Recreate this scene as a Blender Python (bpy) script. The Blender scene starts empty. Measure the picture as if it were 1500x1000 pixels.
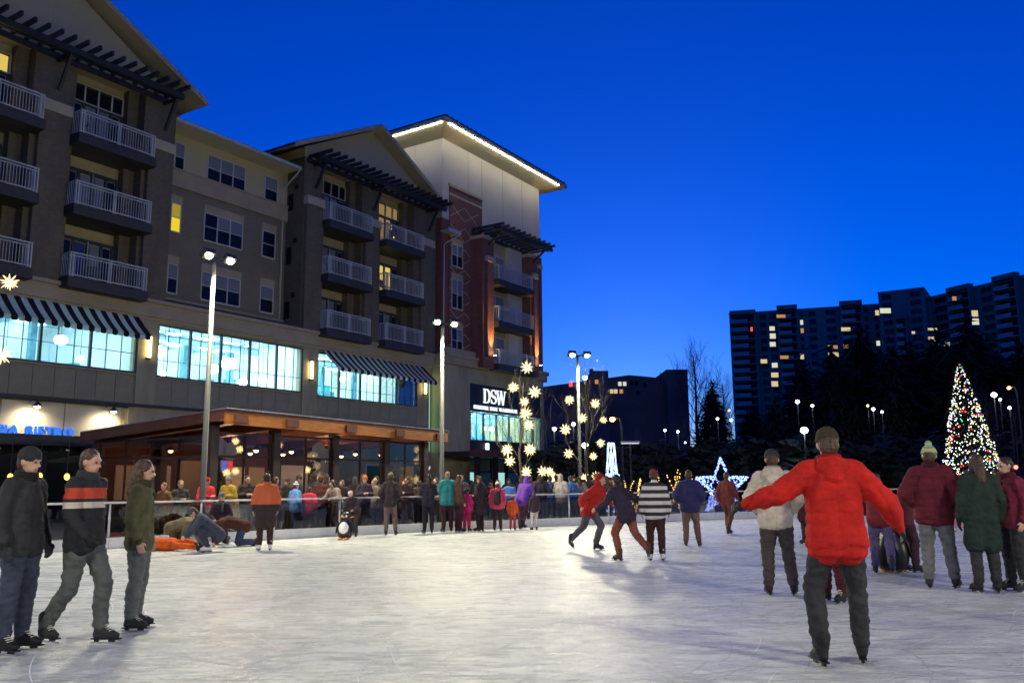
import bpy, bmesh, math, random
import numpy as np
from mathutils import Matrix, Vector, noise

S = bpy.context.scene
COL = S.collection
rnd = random.Random(7)

# ------------------------------------------------------------------ camera
FPX = 1255.0
PITCH, ROLL, AZ = math.radians(9.42), math.radians(-0.47), math.radians(33.0)
EYE = Vector((0, 0, 1.45))


def _rot(d):
    x, y, z = d
    c, s = math.cos(ROLL), math.sin(ROLL)
    x, y = x * c - y * s, x * s + y * c
    c, s = math.cos(PITCH), math.sin(PITCH)
    z, u = z * c - y * s, z * s + y * c
    return Vector((x, z, u))


AX, AY, AF = _rot((1, 0, 0)), _rot((0, 1, 0)), _rot((0, 0, 1))
cam_data = bpy.data.cameras.new('camera')
cam = bpy.data.objects.new('camera', cam_data)
COL.objects.link(cam)
cam.matrix_world = Matrix(((AX.x, AY.x, -AF.x, EYE.x), (AX.y, AY.y, -AF.y, EYE.y), (AX.z, AY.z, -AF.z, EYE.z), (0, 0, 0, 1)))
cam_data.sensor_width = 36
cam_data.lens = FPX / 1500 * 36
cam_data.clip_start = 0.1
cam_data.clip_end = 4000
S.camera = cam

# ------------------------------------------------------------------ dusk sky
W = bpy.data.worlds.new('World')
S.world = W
W.use_nodes = True
wn, wl = W.node_tree.nodes, W.node_tree.links
bg = wn['Background']
sky = wn.new('ShaderNodeTexSky')
sky.sky_type = 'NISHITA'
sky.sun_disc = False
sky.sun_elevation = math.radians(1.2)
sky.sun_rotation = math.radians(8)
sky.ozone_density = 9.0
sky.air_density = 0.8
sky.dust_density = 0.3
hs = wn.new('ShaderNodeHueSaturation')
hs.inputs['Saturation'].default_value = 1.0
wl.new(sky.outputs[0], hs.inputs['Color'])
wl.new(hs.outputs[0], bg.inputs['Color'])
bg.inputs['Strength'].default_value = 0.145

S.view_settings.view_transform = 'Standard'
S.view_settings.look = 'None'
S.view_settings.gamma = 1
S.view_settings.exposure = 1.94
S.view_settings.use_curve_mapping = False
GAIN = 2 ** S.view_settings.exposure            # picture brightness of one unit of light
S.render.engine = 'CYCLES'
S.cycles.use_denoising = True
S.cycles.max_bounces = 5
S.cycles.diffuse_bounces = 3
S.cycles.transparent_max_bounces = 12
S.cycles.caustics_reflective = False
S.cycles.caustics_refractive = False
S.cycles.sample_clamp_indirect = 3.0


# ------------------------------------------------------------------ where things stand
def ray(px, py):
    return AX * (px - 750) + AY * (500 - py) + AF * FPX


def gnd(px, py, z=0.0):
    r = ray(px, py)
    return EYE + r * ((z - EYE.z) / r.z)


def at(px, py, Y):
    r = ray(px, py)
    return EYE + r * (Y / r.y)


DV = Vector((math.sin(AZ), math.cos(AZ), 0))       # along the long facade
NV = Vector((math.cos(AZ), -math.sin(AZ), 0))      # out of it, towards the rink
_r = ray(105, 363)
P0 = EYE + _r * (36.2 / _r.y)
P0.z = 0
FROT = math.pi / 2 - AZ


def fp(s, k, z):
    return P0 + DV * s + NV * k + Vector((0, 0, z))


# ------------------------------------------------------------------ materials
def nodes_of(name):
    m = bpy.data.materials.new(name)
    m.use_nodes = True
    nt = m.node_tree
    return m, nt.nodes, nt.links, nt.nodes['Principled BSDF']


def mat(name, col, rough=0.7, metal=0.0, var=0.15, scale=3.0, bump=0.0, bscale=30.0, spec=0.4, stretch=None, coat=0.0):
    """plain procedural surface: colour mottled by noise, fine relief"""
    m, n, l, b = nodes_of(name)
    tc = n.new('ShaderNodeTexCoord')
    mp = n.new('ShaderNodeMapping')
    if stretch:
        mp.inputs['Scale'].default_value = stretch
    l.new(tc.outputs['Object'], mp.inputs['Vector'])
    nz = n.new('ShaderNodeTexNoise')
    nz.inputs['Scale'].default_value = scale
    nz.inputs['Detail'].default_value = 5
    nz.inputs['Roughness'].default_value = 0.65
    l.new(mp.outputs[0], nz.inputs['Vector'])
    rp = n.new('ShaderNodeValToRGB')
    c = Vector(col)
    rp.color_ramp.elements[0].position = 0.3
    rp.color_ramp.elements[1].position = 0.7
    rp.color_ramp.elements[0].color = (*(c * (1 - var)), 1)
    rp.color_ramp.elements[1].color = (*(c * (1 + var)), 1)
    l.new(nz.outputs['Fac'], rp.inputs['Fac'])
    l.new(rp.outputs['Color'], b.inputs['Base Color'])
    b.inputs['Roughness'].default_value = rough
    b.inputs['Metallic'].default_value = metal
    b.inputs['Specular IOR Level'].default_value = spec
    if coat:
        b.inputs['Coat Weight'].default_value = coat
    if bump:
        n2 = n.new('ShaderNodeTexNoise')
        n2.inputs['Scale'].default_value = bscale
        n2.inputs['Detail'].default_value = 4
        l.new(mp.outputs[0], n2.inputs['Vector'])
        bp = n.new('ShaderNodeBump')
        bp.inputs['Strength'].default_value = bump
        bp.inputs['Distance'].default_value = 0.02
        l.new(n2.outputs['Fac'], bp.inputs['Height'])
        l.new(bp.outputs[0], b.inputs['Normal'])
    return m


def emit(name, col, strength, sample=True):
    m, n, l, b = nodes_of(name)
    e = n.new('ShaderNodeEmission')
    e.inputs['Color'].default_value = (*col, 1)
    e.inputs['Strength'].default_value = strength / GAIN
    l.new(e.outputs[0], n['Material Output'].inputs['Surface'])
    n.remove(b)
    if not sample:
        m.cycles.emission_sampling = 'NONE'
    return m


def clear_glass(name, tint=(0.9, 0.95, 0.97), gloss=0.06, rough=0.02):
    m, n, l, b = nodes_of(name)
    t = n.new('ShaderNodeBsdfTransparent')
    t.inputs['Color'].default_value = (*tint, 1)
    g = n.new('ShaderNodeBsdfGlossy')
    g.inputs['Roughness'].default_value = rough
    f = n.new('ShaderNodeLayerWeight')
    f.inputs['Blend'].default_value = 0.25
    mth = n.new('ShaderNodeMath')
    mth.operation = 'MULTIPLY_ADD'
    mth.inputs[1].default_value = 0.5
    mth.inputs[2].default_value = gloss
    l.new(f.outputs['Fresnel'], mth.inputs[0])
    mx = n.new('ShaderNodeMixShader')
    l.new(mth.outputs[0], mx.inputs['Fac'])
    l.new(t.outputs[0], mx.inputs[1])
    l.new(g.outputs[0], mx.inputs[2])
    l.new(mx.outputs[0], n['Material Output'].inputs['Surface'])
    n.remove(b)
    return m


def brick_mat(name, c1, c2, mortar):
    m, n, l, b = nodes_of(name)
    tc = n.new('ShaderNodeTexCoord')
    sp = n.new('ShaderNodeSeparateXYZ')
    l.new(tc.outputs['Object'], sp.inputs[0])
    ad = n.new('ShaderNodeMath')
    l.new(sp.outputs['X'], ad.inputs[0])
    l.new(sp.outputs['Y'], ad.inputs[1])
    cb = n.new('ShaderNodeCombineXYZ')
    l.new(ad.outputs[0], cb.inputs['X'])
    l.new(sp.outputs['Z'], cb.inputs['Y'])
    br = n.new('ShaderNodeTexBrick')
    br.inputs['Scale'].default_value = 1.0
    br.inputs['Brick Width'].default_value = 0.24
    br.inputs['Row Height'].default_value = 0.085
    br.inputs['Mortar Size'].default_value = 0.009
    br.inputs['Color1'].default_value = (*c1, 1)
    br.inputs['Color2'].default_value = (*c2, 1)
    br.inputs['Mortar'].default_value = (*mortar, 1)
    l.new(cb.outputs[0], br.inputs['Vector'])
    nz = n.new('ShaderNodeTexNoise')
    nz.inputs['Scale'].default_value = 1.3
    nz.inputs['Detail'].default_value = 6
    mx = n.new('ShaderNodeMix')
    mx.data_type = 'RGBA'
    mx.blend_type = 'OVERLAY'
    mx.inputs['Factor'].default_value = 0.5
    l.new(br.outputs['Color'], mx.inputs[6])
    l.new(nz.outputs['Fac'], mx.inputs[7])
    l.new(mx.outputs[2], b.inputs['Base Color'])
    b.inputs['Roughness'].default_value = 0.9
    bp = n.new('ShaderNodeBump')
    bp.inputs['Strength'].default_value = 0.6
    bp.inputs['Distance'].default_value = 0.01
    bp.invert = True
    l.new(br.outputs['Fac'], bp.inputs['Height'])
    l.new(bp.outputs[0], b.inputs['Normal'])
    return m


def cloth_mat(name, col, trans=.5):
    m, n, l, b = nodes_of(name)
    t = n.new('ShaderNodeBsdfTranslucent'); t.inputs['Color'].default_value = (*col, 1)
    nz = n.new('ShaderNodeTexNoise'); nz.inputs['Scale'].default_value = 4
    rp = n.new('ShaderNodeValToRGB'); c = Vector(col)
    rp.color_ramp.elements[0].color = (*(c * .85), 1); rp.color_ramp.elements[1].color = (*(c * 1.1), 1)
    l.new(nz.outputs['Fac'], rp.inputs['Fac']); l.new(rp.outputs[0], b.inputs['Base Color'])
    b.inputs['Roughness'].default_value = .9; b.inputs['Specular IOR Level'].default_value = .1
    mx = n.new('ShaderNodeMixShader'); mx.inputs['Fac'].default_value = trans
    l.new(b.outputs[0], mx.inputs[1]); l.new(t.outputs[0], mx.inputs[2])
    l.new(mx.outputs[0], n['Material Output'].inputs['Surface'])
    return m


def siding_mat(name, col, pitch=0.16):
    """lap siding: a saw-tooth relief every course, faint weathering"""
    m, n, l, b = nodes_of(name)
    tc = n.new('ShaderNodeTexCoord')
    sp = n.new('ShaderNodeSeparateXYZ')
    l.new(tc.outputs['Object'], sp.inputs[0])
    d = n.new('ShaderNodeMath'); d.operation = 'DIVIDE'; d.inputs[1].default_value = pitch
    f = n.new('ShaderNodeMath'); f.operation = 'FRACT'
    l.new(sp.outputs['Z'], d.inputs[0]); l.new(d.outputs[0], f.inputs[0])
    bp = n.new('ShaderNodeBump'); bp.inputs['Distance'].default_value = 0.02; bp.inputs['Strength'].default_value = 0.5
    bp.invert = True
    l.new(f.outputs[0], bp.inputs['Height']); l.new(bp.outputs[0], b.inputs['Normal'])
    nz = n.new('ShaderNodeTexNoise'); nz.inputs['Scale'].default_value = 0.7; nz.inputs['Detail'].default_value = 6
    rp = n.new('ShaderNodeValToRGB'); c = Vector(col)
    rp.color_ramp.elements[0].position = .3; rp.color_ramp.elements[1].position = .7
    rp.color_ramp.elements[0].color = (*(c * .85), 1); rp.color_ramp.elements[1].color = (*(c * 1.1), 1)
    l.new(nz.outputs['Fac'], rp.inputs['Fac']); l.new(rp.outputs[0], b.inputs['Base Color'])
    b.inputs['Roughness'].default_value = .8
    return m


def ice_mat():
    m, n, l, b = nodes_of('skated ice')
    tc = n.new('ShaderNodeTexCoord')
    # broad cloudiness, streaks of shaved snow, fine blade scratches
    mp = n.new('ShaderNodeMapping'); mp.inputs['Scale'].default_value = (0.55, 1.6, 1); mp.inputs['Rotation'].default_value = (0, 0, .25)
    l.new(tc.outputs['Object'], mp.inputs['Vector'])
    n1 = n.new('ShaderNodeTexNoise'); n1.inputs['Scale'].default_value = .7; n1.inputs['Detail'].default_value = 7; n1.inputs['Roughness'].default_value = .62; n1.inputs['Distortion'].default_value = .6
    l.new(mp.outputs[0], n1.inputs['Vector'])
    mp2 = n.new('ShaderNodeMapping'); mp2.inputs['Scale'].default_value = (1.2, 3.7, 1); mp2.inputs['Rotation'].default_value = (0, 0, -.12)
    l.new(tc.outputs['Object'], mp2.inputs['Vector'])
    n2 = n.new('ShaderNodeTexNoise'); n2.inputs['Scale'].default_value = 1.6; n2.inputs['Detail'].default_value = 8; n2.inputs['Roughness'].default_value = .7; n2.inputs['Distortion'].default_value = 1.0
    l.new(mp2.outputs[0], n2.inputs['Vector'])
    r1 = n.new('ShaderNodeValToRGB')
    e = r1.color_ramp.elements
    e[0].position = .32; e[0].color = (.42, .45, .47, 1)
    e[1].position = .66; e[1].color = (.64, .66, .66, 1)
    l.new(n1.outputs['Fac'], r1.inputs['Fac'])
    r2 = n.new('ShaderNodeValToRGB')
    e = r2.color_ramp.elements
    e[0].position = .48; e[0].color = (0, 0, 0, 1)
    e[1].position = .78; e[1].color = (.8, .8, .8, 1)
    l.new(n2.outputs['Fac'], r2.inputs['Fac'])
    mx = n.new('ShaderNodeMix'); mx.data_type = 'RGBA'
    l.new(r2.outputs[0], mx.inputs['Factor']); l.new(r1.outputs[0], mx.inputs[6]); mx.inputs[7].default_value = (.92, .93, .92, 1)
    # patches worn smooth and grey by skates
    n3 = n.new('ShaderNodeTexNoise'); n3.inputs['Scale'].default_value = 9; n3.inputs['Detail'].default_value = 6; n3.inputs['Roughness'].default_value = .75
    l.new(mp2.outputs[0], n3.inputs['Vector'])
    r3 = n.new('ShaderNodeValToRGB'); e = r3.color_ramp.elements
    e[0].position = .42; e[0].color = (0, 0, 0, 1); e[1].position = .8; e[1].color = (1, 1, 1, 1)
    l.new(n3.outputs['Fac'], r3.inputs['Fac'])
    k = n.new('ShaderNodeMath'); k.operation = 'MULTIPLY'; k.inputs[1].default_value = .26
    l.new(r3.outputs[0], k.inputs[0])
    mx2 = n.new('ShaderNodeMix'); mx2.data_type = 'RGBA'
    l.new(k.outputs[0], mx2.inputs['Factor'])
    l.new(mx.outputs[2], mx2.inputs[6]); mx2.inputs[7].default_value = (.50, .52, .53, 1)
    l.new(mx2.outputs[2], b.inputs['Base Color'])
    rr = n.new('ShaderNodeMapRange'); rr.inputs['To Min'].default_value = .27; rr.inputs['To Max'].default_value = .8
    l.new(r2.outputs[0], rr.inputs['Value']); l.new(rr.outputs[0], b.inputs['Roughness'])
    b.inputs['Specular IOR Level'].default_value = .2
    bp = n.new('ShaderNodeBump'); bp.inputs['Strength'].default_value = .6; bp.inputs['Distance'].default_value = .03
    ad = n.new('ShaderNodeMath'); ad.operation = 'SUBTRACT'
    l.new(n2.outputs['Fac'], ad.inputs[0]); l.new(k.outputs[0], ad.inputs[1])
    l.new(ad.outputs[0], bp.inputs['Height']); l.new(bp.outputs[0], b.inputs['Normal'])
    return m


M = dict(
    ice=ice_mat(),
    paving=mat('paving', (.10, .095, .09), .85, var=.3, scale=.8, bump=.3),
    asphalt=mat('asphalt', (.045, .045, .048), .9, var=.3, scale=1.5),
    stucco=mat('retail stucco', (0.414, 0.364, 0.209), .9, var=.25, scale=.9, bump=.25, bscale=60, stretch=(1, 1, .3)),
    panel=mat('facing panel', (0.336, 0.302, 0.186), .75, var=.16, scale=.9, bump=.1),
    pale=mat('pale panel', (0.500, 0.460, 0.328), .7, var=.08, scale=.7),
    cornice=mat('cornice stone', (0.432, 0.360, 0.216), .85, var=.12, scale=.8, bump=.2),
    pier=brick_mat('dark brown brick', (0.190, 0.157, 0.085), (0.151, 0.125, 0.071), (0.134, 0.112, 0.095)),
    olive=brick_mat('olive brown brick', (0.247, 0.208, 0.117), (0.215, 0.182, 0.103), (0.234, 0.208, 0.169)),
    redbrick=brick_mat('red brick', (.24, .075, .045), (.18, .055, .036), (.26, .2, .16)),
    siding=siding_mat('beige siding', (0.563, 0.480, 0.259)),
    smooth=mat('cream render', (.60, .56, .46), .85, var=.06, scale=.4),
    baywall=mat('bay wall beige', (0.460, 0.380, 0.209), .85, var=.1, scale=.8),
    cap=mat('cast stone cap', (0.500, 0.440, 0.266), .85, var=.1, scale=2, bump=.2),
    roof=mat('roof shingle', (.05, .045, .045), .9, var=.3, scale=6),
    fascia=mat('fascia board', (0.456, 0.396, 0.233), .7, var=.08, scale=1),
    soffit=mat('soffit', (0.620, 0.580, 0.374), .8, var=.06, scale=1),
    steel=mat('dark green steel', (.030, .036, .028), .5, var=.2, scale=4, spec=.5),
    slab=mat('balcony slab paint', (.055, .056, .044), .6, var=.2, scale=3),
    white=mat('white painted metal', (.52, .55, .47), .45, var=.05, scale=6),
    frame=mat('white window frame', (.56, .57, .46), .5, var=.06, scale=5),
    teal=mat('teal grey frame', (.05, .075, .08), .5, var=.15, scale=5),
    dark=mat('dark opening', (.018, .018, .02), .8, var=.2, scale=2),
    pole=mat('galvanised pole', (.085, .088, .09), .55, metal=.3, var=.1, scale=5),
    rail=mat('brushed rail', (.55, .55, .56), .35, metal=.7, var=.1, scale=6),
    kick=mat('white board', (.62, .62, .62), .5, var=.15, scale=1.6, bump=.1),
    glasspane=mat('night glass', (.012, .016, .022), .12, var=.3, scale=.6, spec=.22),
    blind=mat('window blind', (.20, .22, .25), .6, var=.08, scale=1, stretch=(1, 1, 24)),
    blind2=mat('warm blind', (.34, .30, .22), .6, var=.08, scale=1, stretch=(1, 1, 24)),
    curtain=mat('blue curtain', (.02, .05, .22), .7, var=.2, scale=3),
    clear=clear_glass('shop glass'),
    barrier=clear_glass('barrier glass', (.62, .63, .64), .06, .03),
    pavglass=clear_glass('pavilion glass', (.8, .75, .72), .05, .02),
    roomwall=mat('shop wall', (.70, .80, .82), .8, var=.12, scale=.5),
    roomwarm=mat('shop wall pale', (.72, .74, .66), .8, var=.1, scale=.5),
    shelf=mat('shop fixture', (.10, .28, .36), .6, var=.3, scale=1.5),
    duct=mat('shop duct', (.30, .50, .58), .5, var=.2, scale=2),
    awnlight=cloth_mat('awning pale stripe', (.66, .70, .66)),
    awndark=mat('awning black stripe', (.012, .012, .014), .85, var=.2, scale=3),
    awnmaroon=mat('awning dark maroon stripe', (.05, .012, .018), .85, var=.2, scale=3),
    wood=mat('stained timber', (.33, .11, .016), .55, var=.35, scale=2, stretch=(1, 8, 8), bump=.1),
    timber=mat('dark timber', (.10, .035, .022), .6, var=.3, scale=2),
    column=mat('dark bronze', (.03, .018, .017), .5, var=.2, scale=3),
    metalroof=mat('corrugated metal', (.38, .40, .42), .4, metal=.7, var=.1, scale=2),
    bark=mat('grey bark', (.085, .07, .06), .9, var=.3, scale=8, bump=.5),
    barkpale=mat('pale bark', (.075, .062, .05), .9, var=.25, scale=8, bump=.5),
    needle=mat('dark needles', (.014, .026, .018), .8, var=.45, scale=1.2),
    needle2=mat('spruce needles', (.022, .045, .026), .8, var=.45, scale=2),
    hedge=mat('evergreen hedge', (.022, .032, .016), .8, var=.4, scale=1.5),
    tower=mat('concrete brick block', (.30, .26, .21), .9, var=.15, scale=.15),
    parapet=mat('pale concrete parapet', (.50, .46, .40), .85, var=.12, scale=.2),
    recess=mat('deep recess', (.012, .013, .016), .9, var=.2, scale=.4),
    farbrick=mat('far dark brick', (.26, .13, .10), .9, var=.2, scale=.2),
    paper=mat('white paper', (.75, .74, .74), .8, var=.03, scale=6),
    skin=mat('skin', (.52, .30, .21), .5, var=.08, scale=12),
    eye=mat('dark eye', (.02, .015, .012), .2, var=.1, scale=9),
    lips=mat('lips', (.38, .12, .10), .5, var=.1, scale=9),
    blade=mat('skate blade', (.6, .6, .62), .25, metal=1, var=.05, scale=9),
    sign=mat('black sign board', (.012, .012, .014), .4, var=.2, scale=2),
    orange=mat('orange plastic', (.75, .22, .02), .4, var=.08, scale=4),
    blackpl=mat('black plastic', (.012, .012, .014), .35, var=.2, scale=4),
    whitepl=mat('white plastic', (.78, .78, .77), .35, var=.05, scale=4),
    # things that give off light
    e_flood=emit('floodlight lens', (1, .88, .66), 90),
    e_cool=emit('cool lamp', (.75, .88, 1), 30),
    e_shop=emit('shop ceiling light', (.66, .95, 1), 46),
    e_globe=emit('shop globe lamp', (.95, 1, 1), 22),
    e_warmroom=emit('warm lit room', (1, .72, .16), .75),
    e_dimroom=emit('dim lit room', (1, .62, .25), .28),
    e_yellow=emit('yellow lit room', (1, .74, .03), .85),
    e_yellowdim=emit('yellow lit blind', (1, .74, .10), .32),
    e_sconce=emit('sconce tube', (1, .82, .42), 8),
    e_goose=emit('goose neck bulb', (1, .86, .66), 160),
    e_blue=emit('blue sign letter', (.03, .17, 1), 1.5),
    e_white=emit('white sign letter', (.75, .86, 1), 1.7),
    e_led=emit('eave light strip', (1, .95, .78), 34),
    e_star=emit('star light', (1, .78, .34), 2.8),
    e_bluebulb=emit('blue bulbs', (.16, .24, 1), 7.0, False),
    e_whitebulb=emit('white bulbs', (.95, 1, .82), 4.5, False),
    e_redbulb=emit('red bulbs', (1, .05, .04), 2.5, False),
    e_greenbulb=emit('green bulbs', (.2, .9, .45), 2.0, False),
    e_goldbulb=emit('gold bulbs', (1, .55, .10), 3.5, False),
    e_sodium=emit('sodium lamp', (1, .38, .05), 40),
    e_red=emit('red signal', (1, .03, .02), 25),
    e_pendant=emit('amber pendant', (1, .45, .05), 8),
    e_cyan=emit('cyan stair light', (.45, 1, .72), 1.3),
    e_pav=emit('pavilion lamp', (1, .62, .30), 20),
    e_farwarm=emit('far lit window warm', (1, .80, .45), .7, False),
    e_farpale=emit('far lit window pale', (.92, .95, .72), .75, False),
    e_faramber=emit('far lit window amber', (1, .50, .18), .5, False),
    e_poster=emit('lit poster', (.10, .55, .80), .5),
)


def hair_mat(col):
    key = 'hair %.3f %.3f %.3f' % tuple(col)
    if key not in M:
        M[key] = mat(key, col, .45, var=.5, scale=26, bump=.8, bscale=60, spec=.35, stretch=(1, 1, .12))
    return M[key]


def fabric(col, key=None, rough=.85):
    key = 'cloth %.3f %.3f %.3f' % tuple(col)
    if key not in M:
        M[key] = mat(key, col, rough, var=.28, scale=7, bump=.4, bscale=120, spec=.2)
    return M[key]


# ------------------------------------------------------------------ mesh builder
class MB:
    def __init__(self):
        self.v, self.f, self.m = [], [], []

    def add(self, vs, fs, mi=0):
        o = len(self.v)
        self.v += [tuple(p) for p in vs]
        self.f += [tuple(i + o for i in q) for q in fs]
        self.m += [mi] * len(fs)
        return self

    def box(self, x0, x1, y0, y1, z0, z1, mi=0):
        return self.hexa([(x0, y0, z0), (x1, y0, z0), (x1, y1, z0), (x0, y1, z0), (x0, y0, z1), (x1, y0, z1), (x1, y1, z1), (x0, y1, z1)], mi)

    def fb(self, s0, s1, k0, k1, z0, z1, mi=0):       # facade box: s along, k outwards, z up
        return self.box(s0, s1, -k1, -k0, z0, z1, mi)

    def hexa(self, p, mi=0):
        return self.add(p, [(0, 3, 2, 1), (4, 5, 6, 7), (0, 1, 5, 4), (1, 2, 6, 5), (2, 3, 7, 6), (3, 0, 4, 7)], mi)

    def bar(self, p, q, w, h, mi=0, up=(0, 0, 1)):
        p, q = Vector(p), Vector(q)
        d = (q - p).normalized()
        u = Vector(up)
        if abs(d.dot(u)) > .98:
            u = Vector((0, 1, 0))
        a = d.cross(u).normalized() * (w / 2)
        b = a.cross(d).normalized() * (h / 2)
        return self.hexa([p - a - b, p + a - b, q + a - b, q - a - b, p - a + b, p + a + b, q + a + b, q - a + b], mi)

    def tube(self, pts, rad, n=8, mi=0, caps=True):
        pts = [Vector(p) for p in pts]
        if not hasattr(rad, '__len__'):
            rad = [rad] * len(pts)
        o = len(self.v)
        ref = None
        for i, p in enumerate(pts):
            d = (pts[min(i + 1, len(pts) - 1)] - pts[max(i - 1, 0)]).normalized()
            if ref is None:
                ref = Vector((0, 0, 1)) if abs(d.z) < .9 else Vector((1, 0, 0))
            a = d.cross(ref)
            if a.length < 1e-4:
                a = d.cross(Vector((0, 1, .3)))
            a.normalize()
            b = a.cross(d).normalized()
            ref = b.cross(a) * 0 + ref
            for j in range(n):
                t = 2 * math.pi * j / n
                self.v.append(tuple(p + (a * math.cos(t) + b * math.sin(t)) * rad[i]))
        for i in range(len(pts) - 1):
            for j in range(n):
                k = (j + 1) % n
                self.f.append((o + i * n + j, o + i * n + k, o + (i + 1) * n + k, o + (i + 1) * n + j))
                self.m.append(mi)
        if caps:
            self.f.append(tuple(o + j for j in range(n))[::-1]); self.m.append(mi)
            self.f.append(tuple(o + (len(pts) - 1) * n + j for j in range(n))); self.m.append(mi)
        return self

    def lathe(self, prof, c=(0, 0, 0), n=16, mi=0, sx=1, sy=1):
        o = len(self.v)
        for r, z in prof:
            for j in range(n):
                t = 2 * math.pi * j / n
                self.v.append((c[0] + r * sx * math.cos(t), c[1] + r * sy * math.sin(t), c[2] + z))
        for i in range(len(prof) - 1):
            for j in range(n):
                k = (j + 1) % n
                self.f.append((o + i * n + j, o + i * n + k, o + (i + 1) * n + k, o + (i + 1) * n + j)); self.m.append(mi)
        self.f.append(tuple(o + j for j in range(n))[::-1]); self.m.append(mi)
        self.f.append(tuple(o + (len(prof) - 1) * n + j for j in range(n))); self.m.append(mi)
        return self

    def ell(self, c, rx, ry, rz, n=12, k=8, mi=0, rot=None):
        prof = []
        o = len(self.v)
        c = Vector(c)
        for i in range(k + 1):
            ph = -math.pi / 2 + math.pi * i / k
            r, z = max(math.cos(ph), 1e-3), math.sin(ph)
            for j in range(n):
                t = 2 * math.pi * j / n
                p = Vector((rx * r * math.cos(t), ry * r * math.sin(t), rz * z))
                if rot:
                    p = rot @ p
                self.v.append(tuple(c + p))
        for i in range(k):
            for j in range(n):
                q = (j + 1) % n
                self.f.append((o + i * n + j, o + i * n + q, o + (i + 1) * n + q, o + (i + 1) * n + j)); self.m.append(mi)
        self.f.append(tuple(o + j for j in range(n))[::-1]); self.m.append(mi)
        self.f.append(tuple(o + k * n + j for j in range(n))); self.m.append(mi)
        return self

    def prism(self, poly, fn, mi=0):
        """poly: 2-D outline; fn(u, v, 0|1) -> 3-D point on the near or the far face"""
        n = len(poly)
        vs = [fn(u, v, 0) for u, v in poly] + [fn(u, v, 1) for u, v in poly]
        fs = [tuple(range(n)), tuple(range(2 * n - 1, n - 1, -1))]
        fs += [(i, i + n, (i + 1) % n + n, (i + 1) % n) for i in range(n)]
        return self.add(vs, fs, mi)

    def octa(self, c, r, mi=0):
        x, y, z = c
        return self.add([(x + r, y, z), (x - r, y, z), (x, y + r, z), (x, y - r, z), (x, y, z + r), (x, y, z - r)],
                        [(0, 2, 4), (2, 1, 4), (1, 3, 4), (3, 0, 4), (2, 0, 5), (1, 2, 5), (3, 1, 5), (0, 3, 5)], mi)

    def mesh(self, name, mats, smooth=False, fix=True):
        me = bpy.data.meshes.new(name)
        me.from_pydata(self.v, [], self.f)
        if not isinstance(mats, (list, tuple)):
            mats = [mats]
        for m in mats:
            me.materials.append(m)
        me.polygons.foreach_set('material_index', self.m)
        if fix and len(self.f) < 60000:
            bm = bmesh.new(); bm.from_mesh(me)
            bmesh.ops.recalc_face_normals(bm, faces=bm.faces)
            bm.to_mesh(me); bm.free()
        if smooth:
            me.polygons.foreach_set('use_smooth', [True] * len(me.polygons))
        me.update()
        return me

    def build(self, name, mats, parent=None, smooth=False, kind=None, fix=True):
        return put(name, self.mesh(name, mats, smooth, fix), parent, kind)


def put(name, me, parent=None, kind=None, loc=None, rz=None):
    o = bpy.data.objects.new(name, me)
    COL.objects.link(o)
    if parent:
        o.parent = parent
    if kind:
        o['kind'] = kind
    if loc is not None:
        o.location = loc
    if rz is not None:
        o.rotation_euler.z = rz
    return o


def tag(o, label, cat, group=None):
    o['label'] = label
    o['category'] = cat
    if group:
        o['group'] = group
    return o


def empty(name, label, cat, loc=(0, 0, 0), rz=0.0, group=None):
    o = bpy.data.objects.new(name, None)
    o.empty_display_size = .2
    COL.objects.link(o)
    o.location = loc
    o.rotation_euler.z = rz
    return tag(o, label, cat, group)


def ftag(name, label, cat, s, k, z, group=None):      # a thing of its own fixed to the facade
    return empty(name, label, cat, fp(s, k, z), FROT, group)


def copy_tree(o, parent=None):
    c = o.copy()
    COL.objects.link(c)
    if parent:
        c.parent = parent
    for ch in list(o.children):
        copy_tree(ch, c)
    return c


def lamp(name, kind, loc, power, col, parent=None, **kw):
    d = bpy.data.lights.new(name, kind)
    d.energy = power / GAIN
    d.color = col
    for a, b in kw.items():
        setattr(d, a, b)
    o = bpy.data.objects.new(name, d)
    COL.objects.link(o)
    o.location = loc
    if parent:
        o.parent = parent
    return o


def aim(o, d):
    o.rotation_euler = Vector(d).to_track_quat('-Z', 'Y').to_euler()
# ------------------------------------------------------------------ ground and rink
EDGE = [(-24, 4.5), (-17.5, 12.2), (-11.2, 19.2), (-8.0, 22.45), (-5.0, 25.3), (-2.6, 27.4), (2.0, 30.6), (8, 34.6), (14, 37.6), (20, 39.8), (28, 41.6), (38, 42.5)]
mb = MB()
mb.add([(-900, -300, -.004), (900, -300, -.004), (900, 1500, -.004), (-900, 1500, -.004)], [(0, 1, 2, 3)])
mb.build('ground', M['paving'], kind='structure')
mb = MB()
pl = [(x, y, 0) for x, y in EDGE] + [(46, 38, 0), (50, 20, 0), (46, -4, 0), (36, -10, 0), (-12, -10, 0), (-22, -4, 0)]
mb.add(pl, [tuple(range(len(pl)))[::-1]])
mb.build('ice', M['ice'], kind='structure')

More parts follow.
